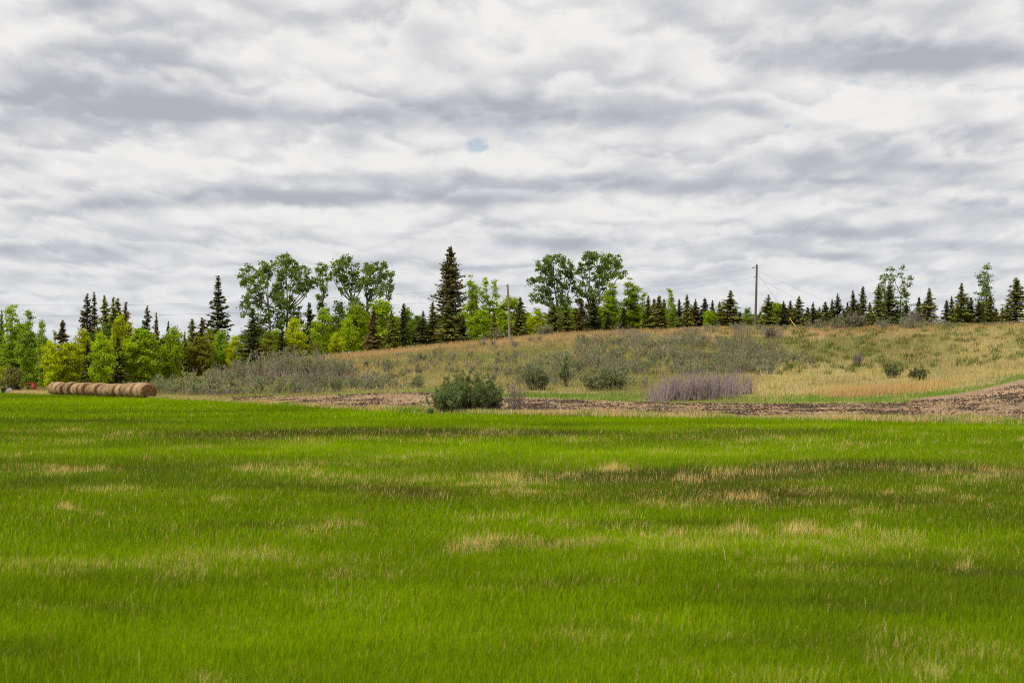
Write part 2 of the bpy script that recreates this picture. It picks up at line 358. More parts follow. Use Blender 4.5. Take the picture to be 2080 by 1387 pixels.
DARK = [(1000, 884, 520, 8, .8), (480, 876, 280, 8, .6), (1560, 893, 240, 5, .4), (1850, 962, 330, 14, .9), (1350, 972, 260, 16, .7), (1500, 1015, 250, 14, .6), (760, 1005, 260, 12, .55), (560, 1072, 220, 8, .6), (1240, 1065, 120, 8, .5), (1000, 1110, 160, 12, .5),
        (300, 860, 300, 5, .5), (1650, 1160, 160, 10, .6), (1950, 1180, 140, 10, .5), (1700, 1215, 330, 16, .32), (1150, 1300, 300, 22, .25), (1820, 1248, 160, 10, .3), (1500, 985, 600, 26, .4), (600, 1180, 260, 18, .4), (1060, 1200, 130, 16, .6), (250, 1180, 120, 20, .35), (350, 1240, 120, 16, .4), (120, 1330, 160, 16, .5), (1700, 1320, 300, 26, .45), (100, 958, 200, 6, .4), (620, 950, 300, 6, .4), (1900, 1260, 160, 12, .4), (900, 1340, 260, 14, .3)]  # broad bands where the field colour is set darker and drier
BRIGHT = [(700, 918, 700, 12, .8), (1500, 922, 500, 16, .9), (300, 815, 400, 9, 1), (700, 840, 300, 5, .7), (1600, 868, 600, 8, .9), (1100, 852, 300, 6, .8), (1250, 1048, 300, 8, .6), (1800, 1100, 280, 20, .8), (1400, 1110, 200, 14, .7), (250, 1140, 300, 40, .4), (60, 1290, 160, 24, .7), (1480, 1290, 120, 20, .7), (300, 1010, 240, 8, .5), (1250, 1090, 300, 14, .5), (700, 1300, 400, 40, .4)]
def field_mix(x, y):
    """dry fraction, green tone from dark to bright (-1..1) at a place in the field"""
    n = fbm(x / 2.2, y / 3.4, 11, 5); n2 = fbm(x / 6.5, y / 9, 21, 4); n3 = fbm(x / .55, y / .8, 31, 4)
    mid = sst(18, 26, y) * (1 - sst(60, 82, y))
    dry = ell(x, y, STRAW, .70, .58) * np.clip(4.2 * (n3 - .38), 0, 1.4) + sst(.50, .72, n) * sst(.42, .68, n3) * (.20 + .26 * mid) + .08 * mid * n3
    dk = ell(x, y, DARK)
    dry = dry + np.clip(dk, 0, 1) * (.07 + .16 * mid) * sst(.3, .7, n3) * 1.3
    green_tone = ell(x, y, BRIGHT) * .9 - dk * (.35 + 1.9 * np.clip(n3 * .5 + n * .8 - .15, 0, 1)) + (n2 - .5) * 1.7 + (n - .5) * 1.1 + .02
    return np.clip(dry, 0, 1), np.clip(green_tone, -1, 1)
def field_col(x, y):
    dry, green_tone = field_mix(x, y)
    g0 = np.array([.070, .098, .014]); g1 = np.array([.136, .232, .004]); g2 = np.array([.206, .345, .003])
    l = green_tone[:, None]
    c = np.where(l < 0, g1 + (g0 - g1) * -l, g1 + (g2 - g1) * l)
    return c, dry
TAN, ORG, STR, OLV, GRN, DKG = (np.array(c) for c in ([.42, .305, .145], [.43, .295, .145], [.47, .38, .17], [.225, .205, .075], [.14, .22, .03], [.085, .12, .03]))
def hill_col(x, y, rng=None):
    px = px_of(x, y); dt = interp_px(T_T, px); dc = interp_px(T_C, px); s = (y - dt) / (dc - dt)
    n = fbm(x / 5, y / 7, 41, 4); n2 = fbm(x / 1.6, y / 2.2, 51, 3); n3 = fbm(x / 14, y / 16, 61, 3)
    j = 0 if rng is None else rng.normal(0, .12, len(x))
    def lerp(a, b, f): return a + (b - a) * np.clip(f, 0, 1)[:, None]
    right = sst(1450, 1600, px)
    lo = lerp(OLV * 1.1, STR, right * .62 + (n - .45) * 1.8 + j)
    midc = lerp(TAN, OLV * 1.1, sst(.26, .52, n3) * 1.0 + right * .2 + (n2 - .5) * 1.3 + j)
    top = lerp(ORG, OLV, (n2 - .47) * 1.7 + (n - .52) * 1.3 + j)
    c = lerp(lo, midc, sst(.28, .5, s + (n - .5) * .3))
    c = lerp(c, top, sst(.62, .86, s + (n - .5) * .3))
    farR = sst(1850, 2000, px)
    c = lerp(c, lerp(STR * .92, OLV * 1.3, (n2 - .4) * 1.6 + j), farR * (1 - sst(.7, .95, s)))
    left = 1 - sst(620, 720, px)
    c = lerp(c, OLV, left * .7 * (1 - sst(.5, .7, s)))
    c = lerp(c, GRN, sst(.56, .72, n2 + j * .4) * .35)
    green = (1 - sst(.04, .12, s + (n - .5) * .16 + j * .2)) * sst(.30, .52, n3 + (n - .5) * .5)
    return lerp(c, lerp(GRN, STR, (n2 - .62) * 4), green)
def ground_col(x, y):
    px = px_of(x, y); e = interp_px(T_E, px); tt = interp_px(T_T, px)
    w = (fbm(x / 3, y / 3, 71, 3) - .5)
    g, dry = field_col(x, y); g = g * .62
    g = g + (np.array([.30, .24, .11]) - g) * (dry * .8)[:, None]
    h = hill_col(x, y) * .8
    n = fbm(x / 1.1, y / 2.5, 81, 4)[:, None]; n2 = fbm(x / 6, y / 9, 83, 3)[:, None]
    soil = np.array([.125, .092, .075]) * (.7 + .7 * n); strw = np.array([.40, .29, .19])
    fur = np.sin((y - e) * 2.1 + 2.5 * n2[:, 0] * 3 + .02 * px) * sst(.3, .6, n[:, 0]); soil = soil * (1 + .28 * fur)[:, None]
    edge = np.clip(1 - (y - e) / 7, 0, 1)[:, None] + np.clip(1 - (px - 330) / 500, 0, 1)[:, None] * .6
    wash = sst(1890, 1960, px)[:, None] * np.exp(-((y - (tt - 13)) / 6) ** 2)[:, None]
    soil = soil + (strw - soil) * np.clip(.36 + (n2 - .45) * .9 + edge * .8 + wash * .6, 0, 1)
    k1 = sst(-.8, .8, y - e + w * 5)[:, None]; k2 = sst(-.8, .8, y - tt + w * 5)[:, None]
    k1 = k1 * sst(300, 345, px)[:, None] + (y > e)[:, None] * (1 - sst(300, 345, px))[:, None]
    c = g + (soil - g) * k1
    return c + (h - c) * k2, (k1 * (1 - k2))[:, 0]

def build_ground():
    far = [1.06 ** i for i in range(1, 90)]
    xs = np.concatenate([-78 - np.cumsum(far)[::-1], np.arange(-78, 78.1, 1.0), 78 + np.cumsum(far)])
    ys = np.concatenate([-12 - np.cumsum(far[:60])[::-1], np.arange(-12, 290, 1.0), 290 + np.cumsum(far) * 1.5])
    X, Y = np.meshgrid(xs, ys); x, y = X.ravel(), Y.ravel()
    z = ground_z(x, y); c, til = ground_col(x, y)
    far_ = sst(330, 600, np.hypot(x, y)); c = c + (np.array([.10, .13, .03]) - c) * far_[:, None]
    z = z + til * (fbm(x / 1.3, y / 1.3, 87, 2) - .5) * .12
    nx, ny = len(xs), len(ys)
    i = (np.arange(ny - 1)[:, None] * nx + np.arange(nx - 1)[None, :]).ravel()
    F = np.stack([i, i + 1, i + nx + 1, i + nx], 1)
    m, t = mat('ground_cover')
    a = t.add('ShaderNodeAttribute', attribute_name='tint').outputs['Color']; tl = t.add('ShaderNodeAttribute', attribute_name='vary').outputs['Fac']
    pos = t.add('ShaderNodeNewGeometry').outputs['Position']
    n = t.noise(pos, 5.0, 8, .68); n2 = t.noise(t.v('MULTIPLY', pos, (1.0, 1.6, 1.0)), 1.7, 6, .7)
    k = t.m('MULTIPLY_ADD', t.m('SUBTRACT', n, .5), t.m('MULTIPLY_ADD', tl, 1.6, 1.2), 1.0)
    c1 = t.v('SCALE', a, t.m('MAXIMUM', k, .25))
    straw = t.m('MULTIPLY', t.m('MULTIPLY', t.m('SUBTRACT', n2, .52), 7.0, clamp=True), t.m('MULTIPLY', tl, .7))
    c1 = t.mix(straw, c1, (.36, .26, .17, 1))
    p = t.add('ShaderNodeBsdfDiffuse'); t.l.new(c1, p.inputs[0])
    b = t.add('ShaderNodeBump'); b.inputs['Strength'].default_value = .7; b.inputs['Distance'].default_value = .12
    t.l.new(n, b.inputs['Height']); t.l.new(b.outputs[0], p.inputs['Normal']); t.l.new(p.outputs[0], t.out.inputs[0])
    o = obj('ground', mesh('ground', np.stack([x, y, z], 1), [F], m, cols=c, rnd=til, smooth=True))
    tag(o, 'rolling farmland with flat green field, tilled strip and grassy hill', 'ground', kind='structure')
build_ground()

# ------------------------------------------------------------------ grass (stuff)
def blade_mesh(name, x, y, h, w, col, lean=.35, seg=True, tipcol=None, rng=R, sink=.02):
    n = len(x); z = ground_z(x, y) - sink
    th = rng.uniform(0, 2 * np.pi, n); a = np.stack([np.cos(th), np.sin(th), np.zeros(n)], 1) * (w / 2)[:, None]
    ph = rng.uniform(0, 2 * np.pi, n); L = np.abs(rng.normal(0, lean, n)) * h
    d = np.stack([np.cos(ph) * L + .08 * h, np.sin(ph) * L, h * np.sqrt(np.clip(1 - (L / h) ** 2 * .5, .2, 1))], 1)
    B = np.stack([x, y, z], 1)
    tc = col if tipcol is None else tipcol
    if seg:
        mid = B + d * np.array([.35, .35, .58])
        V = np.stack([B - a, B + a, mid + a * .85, mid - a * .85, B + d], 1).reshape(-1, 3)
        i = np.arange(n)[:, None] * 5
        F = [np.concatenate([i, i + 1, i + 2, i + 3], 1), np.concatenate([i + 3, i + 2, i + 4], 1)]
        cc = np.stack([col, col, (col + tc) / 2, (col + tc) / 2, tc], 1).reshape(-1, 3)
    else:
        V = np.stack([B - a, B + a, B + d], 1).reshape(-1, 3); F = [np.arange(3 * n).reshape(-1, 3)]
        cc = np.stack([col, col, tc], 1).reshape(-1, 3)
    return V, F, cc
def join(parts):
    V, F3, F4, Cc, n = [], [], [], [], 0
    for v, f, c in parts:
        for q in f: (F3 if q.shape[1] == 3 else F4).append(q + n)
        V.append(v); Cc.append(c); n += len(v)
    return np.concatenate(V), [np.concatenate(F) for F in (F3, F4) if F], np.concatenate(Cc)
def scatter(y0, y1, dens, side=4.0, k=.275, rng=R):
    area_n = int(dens * ((k * (y0 + y1) + 2 * side) * (y1 - y0)))
    y = rng.uniform(y0, y1, int(area_n * 1.0)); W = k * y + side; wm = k * y1 + side
    x = rng.uniform(-1, 1, len(y)) * wm; m = np.abs(x) < W
    return x[m], y[m]
def field_grass():
    rng = np.random.default_rng(3); parts = []
    for y0, y1, dens, h0, w0, seg in [(11, 16, 3600, .105, .0042, True), (16, 24, 2200, .115, .0052, True), (24, 36, 1100, .125, .0075, True), (36, 56, 480, .135, .0115, False), (56, 90, 180, .15, .019, False), (90, 235, 34, .17, .042, False)]:
        x, y = scatter(y0, y1, dens, 3.0, rng=rng)
        xo, yo = scatter(y0, y1, dens * .4, 9.0, .33, rng=rng); o_ = np.abs(xo) > .275 * yo + 3.0; fat = np.concatenate([np.ones(len(x)), np.full(o_.sum(), 1.7)])
        x, y = np.concatenate([x, xo[o_]]), np.concatenate([y, yo[o_]])
        px = px_of(x, y); e = interp_px(T_E, px); keep = y < e + rng.normal(0, .8, len(y)) + (fbm(x / 3, y / 3, 71, 3) - .5) * -5
        x, y, fat = x[keep], y[keep], fat[keep]; n = len(x)
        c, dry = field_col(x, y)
        tall = fbm(x / .55, y / .55, 5, 2)
        isdry = rng.random(n) < np.clip(dry * .9 + .006, 0, .95)
        h = h0 * rng.uniform(.55, 1.25, n) * (.65 + .7 * tall)
        h = np.where(isdry, h * rng.uniform(.75, 1.15, n) * (1 + .75 * np.clip(dry, 0, 1) ** 2), h)
        w = w0 * rng.uniform(.6, 1.2, n) * np.where(isdry, .72, 1.0) * fat
        c = c * rng.uniform(.62, 1.32, (n, 1)); c[:, 0] *= rng.uniform(.8, 1.3, n)
        sc_ = np.stack([rng.uniform(.52, .72, n), rng.uniform(.44, .58, n), rng.uniform(.16, .26, n)], 1)
        rus = rng.random(n) < .25; sc_[rus] = sc_[rus] * (1.0, .78, .8)
        c[isdry] = sc_[isdry]
        tip = np.clip(c * (1.25, 1.12, 1.0), 0, .8)
        parts.append(blade_mesh('b', x, y, h, w, c, .34, seg, tip, rng))
    # taller dry stalks standing here and there, some bent over
    x, y = scatter(13, 60, 1.8, 3.0, rng=rng); n = len(x); dry, _ = field_mix(x, y); k = rng.random(n) < .05 + .10 * (y < 24) + .45 * dry; x, y = x[k], y[k]; n = len(x)
    c = np.stack([rng.uniform(.5, .66, n), rng.uniform(.44, .56, n), rng.uniform(.18, .28, n)], 1)
    parts.append(blade_mesh('b', x, y, rng.uniform(.14, .32, n), np.maximum(.0045, y * .00025), c, .6, True, c, rng))
    V, F, cc = join(parts)
    o = obj('field_grass', mesh('field_grass', V, F, M_GRASS, cols=cc))
    tag(o, 'bright green field grass with tan dry patches in the foreground', 'grass', kind='stuff')
field_grass()
def hill_grass():
    rng = np.random.default_rng(4); parts = []
    n = 270000
    px = rng.uniform(-350, 2550, n); q = rng.random(n) ** .8
    dt = interp_px(T_T, px); dc = interp_px(T_C, px)
    y = dt - .5 + q * (dc + 6 - dt); x = x_at(px, y)
    c = hill_col(x, y, rng); s = (y - dt) / (dc - dt)
    t_ = fbm(x / 2.5, y / 2.5, 15, 3)
    h = rng.uniform(.2, .55, n) * (.5 + t_) * (.6 + .4 * sst(.05, .2, s)); w = rng.uniform(.035, .075, n)
    c = c * rng.uniform(.72, 1.28, (n, 1)) * (1 + rng.normal(0, .05, (n, 3)))
    parts.append(blade_mesh('b', x, y, h, w, np.clip(c, .01, .8), .3, False, np.clip(c * 1.15, .01, .85), rng, .04))
    # a band of taller tawny grass low on the right of the hill
    n = 9000; px = rng.normal(1770, 75, n); y = interp_px(T_T, px) + 13 + rng.normal(0, 2.6, n) + (px - 1765) * .02; x = x_at(px, y)
    kp = rng.random(n) < sst(.3, .6, fbm(x / 1.8, y / 3, 19, 3)); x, y = x[kp], y[kp]; n = len(x)
    c = np.stack([rng.uniform(.42, .6, n), rng.uniform(.29, .42, n), rng.uniform(.12, .2, n)], 1)
    parts.append(blade_mesh('b', x, y, rng.uniform(.25, .8, n), rng.uniform(.03, .05, n), c, .3, False, c * 1.1, rng))
    # weedy dark clumps dotted over the slope
    k = 420; cx_ = rng.uniform(1380, 2120, k); s = rng.uniform(.30, .95, k); m = 42
    pxs = np.repeat(cx_, m) + rng.normal(0, 5, k * m); ss = np.repeat(s, m) + rng.normal(0, .006, k * m)
    y = interp_px(T_T, pxs) + ss * (interp_px(T_C, pxs) - interp_px(T_T, pxs)); x = x_at(pxs, y); n = len(x)
    c = DKG * rng.uniform(.5, 1.5, (n, 1)) + np.repeat(rng.random(k), m)[:, None] * np.array([.05, .03, .01])
    parts.append(blade_mesh('b', x, y, rng.uniform(.2, .55, n), rng.uniform(.05, .1, n), c, .45, False, c * 1.2, rng))
    V, F, cc = join(parts)
    o = obj('hill_grass', mesh('hill_grass', V, F, M_GRASS, cols=cc)); tag(o, 'tan, olive and green wild grass covering the hillside', 'grass', kind='stuff')
hill_grass()
def edge_grass():
    rng = np.random.default_rng(5); parts = []
    n = 42000; px = rng.uniform(300, 2500, n); e = interp_px(T_E, px)
    x0 = x_at(px, e); wv = fbm(x0 / 2.2, x0 * 0 + 3, 33, 3)
    y = e + rng.normal(.8, 1.6, n) + (wv - .5) * 3; x = x_at(px, y)
    p = rng.random(n) < .55 + (fbm(x / 1.4, y / 2, 37, 3) - .5) * 1.8
    st = np.stack([rng.uniform(.46, .62, n), rng.uniform(.35, .45, n), rng.uniform(.17, .25, n)], 1); gr = np.array([.15, .26, .015]) * rng.uniform(.6, 1.3, (n, 1))
    c = np.where(p[:, None], st, gr)
    parts.append(blade_mesh('b', x, y, rng.uniform(.12, .36, n) * (.5 + wv), rng.uniform(.025, .04, n), c, .35, False, c * 1.15, rng))
    # pale straw beyond the bales on the left, and at the row's near end
    n = 16000; px = rng.uniform(-200, 112, n); y = interp_px(T_E, px) + rng.uniform(-1, 18, n) + np.clip(30 - px, 0, 30) * .25; x = x_at(px, y)
    c = np.stack([rng.uniform(.5, .66, n), rng.uniform(.38, .48, n), rng.uniform(.18, .26, n)], 1) * rng.uniform(.8, 1.1, (n, 1))
    parts.append(blade_mesh('b', x, y, rng.uniform(.25, .5, n), rng.uniform(.04, .07, n), c, .3, False, c, rng))
    n = 9000; px = rng.uniform(318, 470, n); y = interp_px(T_E, px) + rng.uniform(-3, 12, n); x = x_at(px, y)
    c = np.where(rng.random((n, 1)) < .7, np.array([.56, .44, .22]), np.array([.16, .25, .03])) * rng.uniform(.75, 1.15, (n, 1))
    parts.append(blade_mesh('b', x, y, rng.uniform(.12, .34, n), rng.uniform(.04, .06, n), c, .5, False, c, rng))
    V, F, cc = join(parts)
    o = obj('edge_grass', mesh('edge_grass', V, F, M_GRASS, cols=cc)); tag(o, 'straw coloured fringe grass along the far edge of the green field', 'grass', kind='stuff')
edge_grass()
def residue():
    """stalks and clods lying on the tilled strip"""
    rng = np.random.default_rng(6); n = 60000
    px = rng.uniform(330, 2500, n); e, tt = interp_px(T_E, px), interp_px(T_T, px); y = e + rng.random(n) ** 1.1 * (tt - e); x = x_at(px, y)
    k = (fbm(x / 1.6, y / 5, 83, 4) + rng.normal(0, .12, n)); clod = k < .43
    z = ground_z(x, y) + .03
    a = unit(n, rng, .25) * rng.uniform(.05, .14, n)[:, None]; b = np.cross(a, unit(n, rng)); b = b / (np.linalg.norm(b, axis=1, keepdims=True) + 1e-9) * np.where(clod, rng.uniform(.03, .08, n), rng.uniform(.015, .03, n))[:, None]
    c = np.where(clod[:, None], np.array([.13, .097, .08]) * rng.uniform(.5, 1.6, (n, 1)), np.array([.50, .36, .23]) * rng.uniform(.7, 1.2, (n, 1)))
    P = np.stack([x, y, z + rng.uniform(0, .05, n)], 1)
    V = np.stack([P - a, P + b, P + a, P - b], 1).reshape(-1, 3)
    parts = [(V, [np.arange(4 * n).reshape(-1, 4)], np.repeat(c, 4, 0))]
    n = 9000; px = rng.uniform(1850, 2250, n); tt = interp_px(T_T, px); y = tt - rng.exponential(3.5, n) * sst(1850, 1990, px) - .3; x = x_at(px, y)
    c = np.stack([rng.uniform(.48, .62, n), rng.uniform(.37, .46, n), rng.uniform(.27, .33, n)], 1)
    parts.append(blade_mesh('b', x, y, rng.uniform(.1, .3, n), rng.uniform(.03, .05, n), c, .3, False, c, rng))
    V, F, cc = join(parts)
    o = obj('crop_residue', mesh('crop_residue', V, F, M_GRASS, cols=cc)); tag(o, 'pale straw stubble and dark clods lying on the tilled strip', 'crop residue', kind='stuff')
residue()

# ------------------------------------------------------------------ plants
def trunk_geo(H, r0, r1, rng, lean=0, top=.9, wob=.05):
    n = 7; t_ = np.linspace(0, 1, n); P = np.stack([lean * t_ ** 1.5 * H + rng.normal(0, wob, n) * t_, rng.normal(0, wob, n) * t_, t_ * H * top], 1); P[0, 2] = -.3
    return P[None], (r0 + (r1 - r0) * t_)[None]
def spruce_mesh(seed, H=8.0, Rb=1.7, gap=0.0, power=.85, step=.27, prof=None, skip=.04, bare=.0):
    rng = np.random.default_rng(seed); g = Geo()
    zs = []; z = H * .985
    while z > H * skip: zs.append(z); z -= step * rng.uniform(.75, 1.25) * (.75 + .5 * (1 - z / H))
    for z in zs:
        t_ = 1 - z / H; r = (Rb * (t_ ** power) + .02) if prof is None else float(np.interp(t_, prof[0], prof[1]))
        ragged = rng.uniform(.62, 1.2); fine = min(1, .30 + r / .75)
        nb = max(5, int(6 + 7 * min(1, r / 1.5)))
        for k in range(nb):
            if rng.random() < gap: continue
            L = r * ragged * rng.uniform(.6, 1.15); az = rng.uniform(0, 2 * np.pi)
            m = max(2, int(L / .17)); q = (np.arange(m) + rng.random(m) * .6) / m
            up = .55 - 1.15 * t_                          # rising near the top, drooping low down
            d = np.array([math.cos(az), math.sin(az), 0]); sd = np.array([-math.sin(az), math.cos(az), 0])
            rr = L * (bare + (1 - bare) * q)
            base = d * rr[:, None]; base[:, 2] = z + L * (up * q * .55 + .22 * q ** 3)
            for s_ in (0, 1, 2):
                off = sd * (rng.normal(0, .15, m) * (.35 + L * .35) * (1 - .3 * q))[:, None]
                c = base + off + rng.normal(0, .05, (m, 3)) - np.array([0, 0, .06])
                a = d * .20 + sd * rng.normal(0, .10, (m, 1)) + np.array([0, 0, 1]) * rng.normal(up * .06 - .03, .05, (m, 1))
                b = sd * rng.normal(.085, .03, (m, 1)) + np.array([0, 0, 1]) * rng.normal(.0, .05, (m, 1))
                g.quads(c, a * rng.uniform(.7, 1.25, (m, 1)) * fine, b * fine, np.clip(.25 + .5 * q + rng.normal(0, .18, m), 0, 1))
    tip = np.array([[0, 0, H * .96]]); g.quads(tip, np.array([[0, 0, .35]]), np.array([[.05, 0, 0]]), np.array([.8])); g.quads(tip, np.array([[0, 0, .35]]), np.array([[0, .05, 0]]), np.array([.7]))
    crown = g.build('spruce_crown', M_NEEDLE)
    g = Geo(); P, r = trunk_geo(H, .022 * H, .02, rng, top=.95, wob=.02); g.tubes(P, r, 6); 
    return crown, g.build('spruce_trunk', M_BARK, True)
def clump_leaves(g, cen, rad, n, size, rng, squash=.8, shade=0.0):
    """a tuft of n leaves round each centre"""
    k = len(cen); c = np.repeat(cen, n, 0); rr = np.repeat(np.broadcast_to(rad, (k,)), n)
    off = rng.normal(0, .5, (k * n, 3)); off[:, 2] *= squash
    c = c + off * rr[:, None]
    nrm = unit(k * n, rng); nrm[:, 2] = np.abs(nrm[:, 2]) * .8 + .25; nrm /= np.linalg.norm(nrm, axis=1, keepdims=True)
    a = np.cross(nrm, unit(k * n, rng)); a /= np.linalg.norm(a, axis=1, keepdims=True) + 1e-9; b = np.cross(nrm, a)
    s_ = size * rng.uniform(.6, 1.3, k * n)[:, None]
    v = np.repeat(rng.uniform(.15, .85, k), n) + rng.normal(0, .16, k * n)
    g.quads(c, a * s_, b * s_ * .65, np.clip(v, 0, 1))
def limbs_to(g, start, ends, r0, rng, r1=.02, sag=.12, k=5):
    n = len(ends); q = np.linspace(0, 1, 5)[None, :, None]
    P = start[:, None, :] * (1 - q) + ends[:, None, :] * q
    bow = np.sin(q * np.pi) * rng.normal(0, sag, (n, 1, 3)) * np.linalg.norm(ends - start, axis=1)[:, None, None]
    bow[..., 2] += (np.sin(q * np.pi) * -.08 * np.linalg.norm(ends - start, axis=1)[:, None, None])[..., 0]
    g.tubes(P + bow, r0 + (r1 - r0) * np.linspace(0, 1, 5)[None, :], k)
def lobes_tree(seed, lobes, fork, base_r, leaf=.15, per=1.0, nleaf=42, crad=.55, bark=None, hollow=.25, name='broadleaf', lean_base=(0, 0, -.3)):
    """lobes: (x, y, z, rx, rz): foliage masses carried on limbs from the fork; returns crown and trunk meshes"""
    rng = np.random.default_rng(seed); g = Geo(); w = Geo()
    base = np.array(lean_base, float); fork = np.array(fork, float)
    q = np.linspace(0, 1, 6)[:, None]; P = base * (1 - q) + fork * q; P[1:-1] += rng.normal(0, .06, (4, 3)) * (1, 1, 0)
    w.tubes(P[None], (base_r * (1 - .4 * q[:, 0]))[None], 7)
    for lx, ly, lz, rx, rz in lobes:
        cen = np.array([lx, ly, lz]); n = max(4, int(per * 9 * (rx * rx * rz) ** .66))
        u = unit(n, rng) * (rng.random((n, 1)) ** (1 / 3) * (1 - hollow) + hollow) * np.array([rx, rx, rz]) * rng.uniform(.8, 1.08, (n, 1))
        c = cen + u
        clump_leaves(g, c, crad * rng.uniform(.6, 1.25, n), nleaf, leaf, rng)
        st = fork if lz > fork[2] - .2 else base + (fork - base) * np.clip((lz * .75 - base[2]) / (fork[2] - base[2]), .15, 1)
        limbs_to(w, np.array([st]), np.array([cen - (0, 0, rz * .35)]), base_r * .42, rng, base_r * .16, .05)
        m = rng.random(n) < .55
        if m.sum(): limbs_to(w, np.repeat(np.array([cen - (0, 0, rz * .45)]), m.sum(), 0), c[m], base_r * .16, rng, .012, .08, 3)
    return g.build(name + '_crown', M_LEAF), w.build(name + '_trunk', bark or M_BARK, True)
def maple_mesh(seed, H=7.0, Rw=1.7, low=.1, leaf=.11, per=1.0, hol=.15):
    rng = np.random.default_rng(seed); L = []
    n = 18
    for i in range(n):
        t_ = (i + rng.random()) / n; z = H * (low + .08 + (1 - low - .16) * t_)
        r = Rw * (math.sin(np.pi * (.13 + .80 * t_)) ** .8); az = i * 2.4 + rng.uniform(-.5, .5); rad = r * rng.uniform(.3, .72) * (1 if t_ < .88 else .3)
        s_ = rng.uniform(.55, .85) * (.6 + .4 * r / Rw) * Rw / 1.7
        L.append((math.cos(az) * rad, math.sin(az) * rad, z, s_ * 1.05, s_ * rng.uniform(.8, 1.2)))
    return lobes_tree(seed + 50, L, (rng.normal(0, .1), rng.normal(0, .1), H * .38), .09, leaf, per * 2.0, 56, .46, M_BARK, hol, 'maple')
def poplar_mesh(seed, H=12.0, Rw=1.5, low=.12, leaf=.105, per=.8, tops=3, spread=.45, nl=46, cr=.40):
    """upright tree with several spiry leaders"""
    rng = np.random.default_rng(seed); L = []
    for k in range(tops):
        az = k * 2 * np.pi / tops + rng.uniform(-.6, .6); hk = H * (1 if k == 0 else rng.uniform(.80, .96)); off = Rw * spread * (0 if k == 0 and tops > 2 else 1)
        m = 10
        for i in range(m):
            t_ = (i + .4) / m; z = hk * (low + (1 - low) * t_)
            r = .10 + (Rw * .55) * math.sin(np.pi * min(1, .15 + .75 * (1 - t_))) ** 1.0 * (1 - t_ * .62)
            a2 = rng.uniform(0, 6.28); L.append((math.cos(az) * off * (.4 + .6 * t_) + math.cos(a2) * r * .45, math.sin(az) * off * (.4 + .6 * t_) + math.sin(a2) * r * .45, z, r * .95, hk / m * .75))
    return lobes_tree(seed + 70, L, (0, 0, H * .55), .10, leaf, per * 2.6, nl, cr, M_PALEBARK, .1, 'poplar')
def shrub_mesh(seed, H=2.2, Rw=1.5, stems=90, leaves=1800, leaf=.055, lowleaf=.25, upright=.5, twig_r=.012, sub=3):
    """many-stemmed bush: thin stems fanning from the root, leaves along their upper parts; returns stems and leaves meshes"""
    rng = np.random.default_rng(seed); w = Geo(); g = Geo()
    az = rng.uniform(0, 2 * np.pi, stems); rad = np.sqrt(rng.random(stems)); b0 = np.stack([np.cos(az) * rad * Rw * .5, np.sin(az) * rad * Rw * .5, np.zeros(stems) - .08], 1)
    f0 = rng.uniform(0, 6.28, 3); lob = 1 + .16 * np.sin(2 * az + f0[0]) + .14 * np.sin(3 * az + f0[1]) + .10 * np.sin(5 * az + f0[2])
    hh = H * rng.uniform(.35, 1.05, stems) * (1 - .42 * rad ** 2 * (1 - upright)) * (.6 + .4 * lob); out = rad * Rw * (1 - .35 * upright) * lob
    end = np.stack([np.cos(az) * out, np.sin(az) * out, hh], 1) + rng.normal(0, .12, (stems, 3)) * H * .4 * (1, 1, .3)
    q = np.linspace(0, 1, 5)[None, :, None]
    P = b0[:, None] * (1 - q) + end[:, None] * q; P[..., :2] += (np.sin(q * np.pi) * rng.normal(0, .07, (stems, 1, 3)) * H)[..., :2]
    P[..., 2] = b0[:, 2:3] + (end[:, 2:3] - b0[:, 2:3]) * (q[..., 0] ** .8)
    w.tubes(P, twig_r * (1.25 - q[..., 0]), 3, rng.random(stems))
    # side twigs
    ns = stems * sub; i = rng.integers(0, stems, ns); t_ = rng.uniform(.3, .95, ns); k = np.minimum((t_ * 4).astype(int), 3); f = (t_ * 4 - k)[:, None]
    s0 = P[i, k] * (1 - f) + P[i, k + 1] * f; dv = unit(ns, rng) + np.array([0, 0, .7 + upright]); dv /= np.linalg.norm(dv, axis=1, keepdims=True)
    s1 = s0 + dv * (rng.uniform(.12, .35, ns) * H * .6)[:, None]
    w.tubes(np.stack([s0, (s0 + s1) / 2 + rng.normal(0, .02, (ns, 3)), s1], 1), twig_r * .55 * np.array([[1, .8, .5]]), 3, rng.random(ns))
    st = w.build('shrub_stems', M_TWIG)
    if not leaves: return st, None
    i = rng.integers(0, ns, leaves); f = rng.random((leaves, 1)); c = s0[i] * (1 - f) + s1[i] * f; keep = c[:, 2] > H * lowleaf * rng.random(leaves) * 1.4
    c = c[keep] + rng.normal(0, .05, (keep.sum(), 3)); n = len(c)
    a = unit(n, rng); a[:, 2] = np.abs(a[:, 2]) + .3; a /= np.linalg.norm(a, axis=1, keepdims=True); b = np.cross(a, unit(n, rng)); b /= np.linalg.norm(b, axis=1, keepdims=True) + 1e-9
    s_ = (leaf * rng.uniform(.7, 1.4, n))[:, None]
    g.quads(c, a * s_ * 1.5, b * s_ * .55, np.clip(np.repeat(rng.random(ns), 1)[i][keep] * .6 + rng.random(n) * .4, 0, 1))
    return st, g.build('shrub_leaves', M_SHRUB)

def plant(name, crown, trunk, loc, scale, rz, color, label, cat, group=None, parts=('crown', 'trunk')):
    r = empty(name, loc, rz, scale); tag(r, label, cat, group); lean = .02 if name in ('spruce_tree', 'maple_tree', 'poplar_tree') else 0; r.rotation_euler = (lean * math.sin(rz * 7), lean * math.cos(rz * 5), rz)
    if crown:
        o = obj(parts[0], crown, r); o.color = (*color, 1)
    if trunk:
        o = obj(parts[1], trunk, r); o.color = (1, 1, 1, 1)
    return r

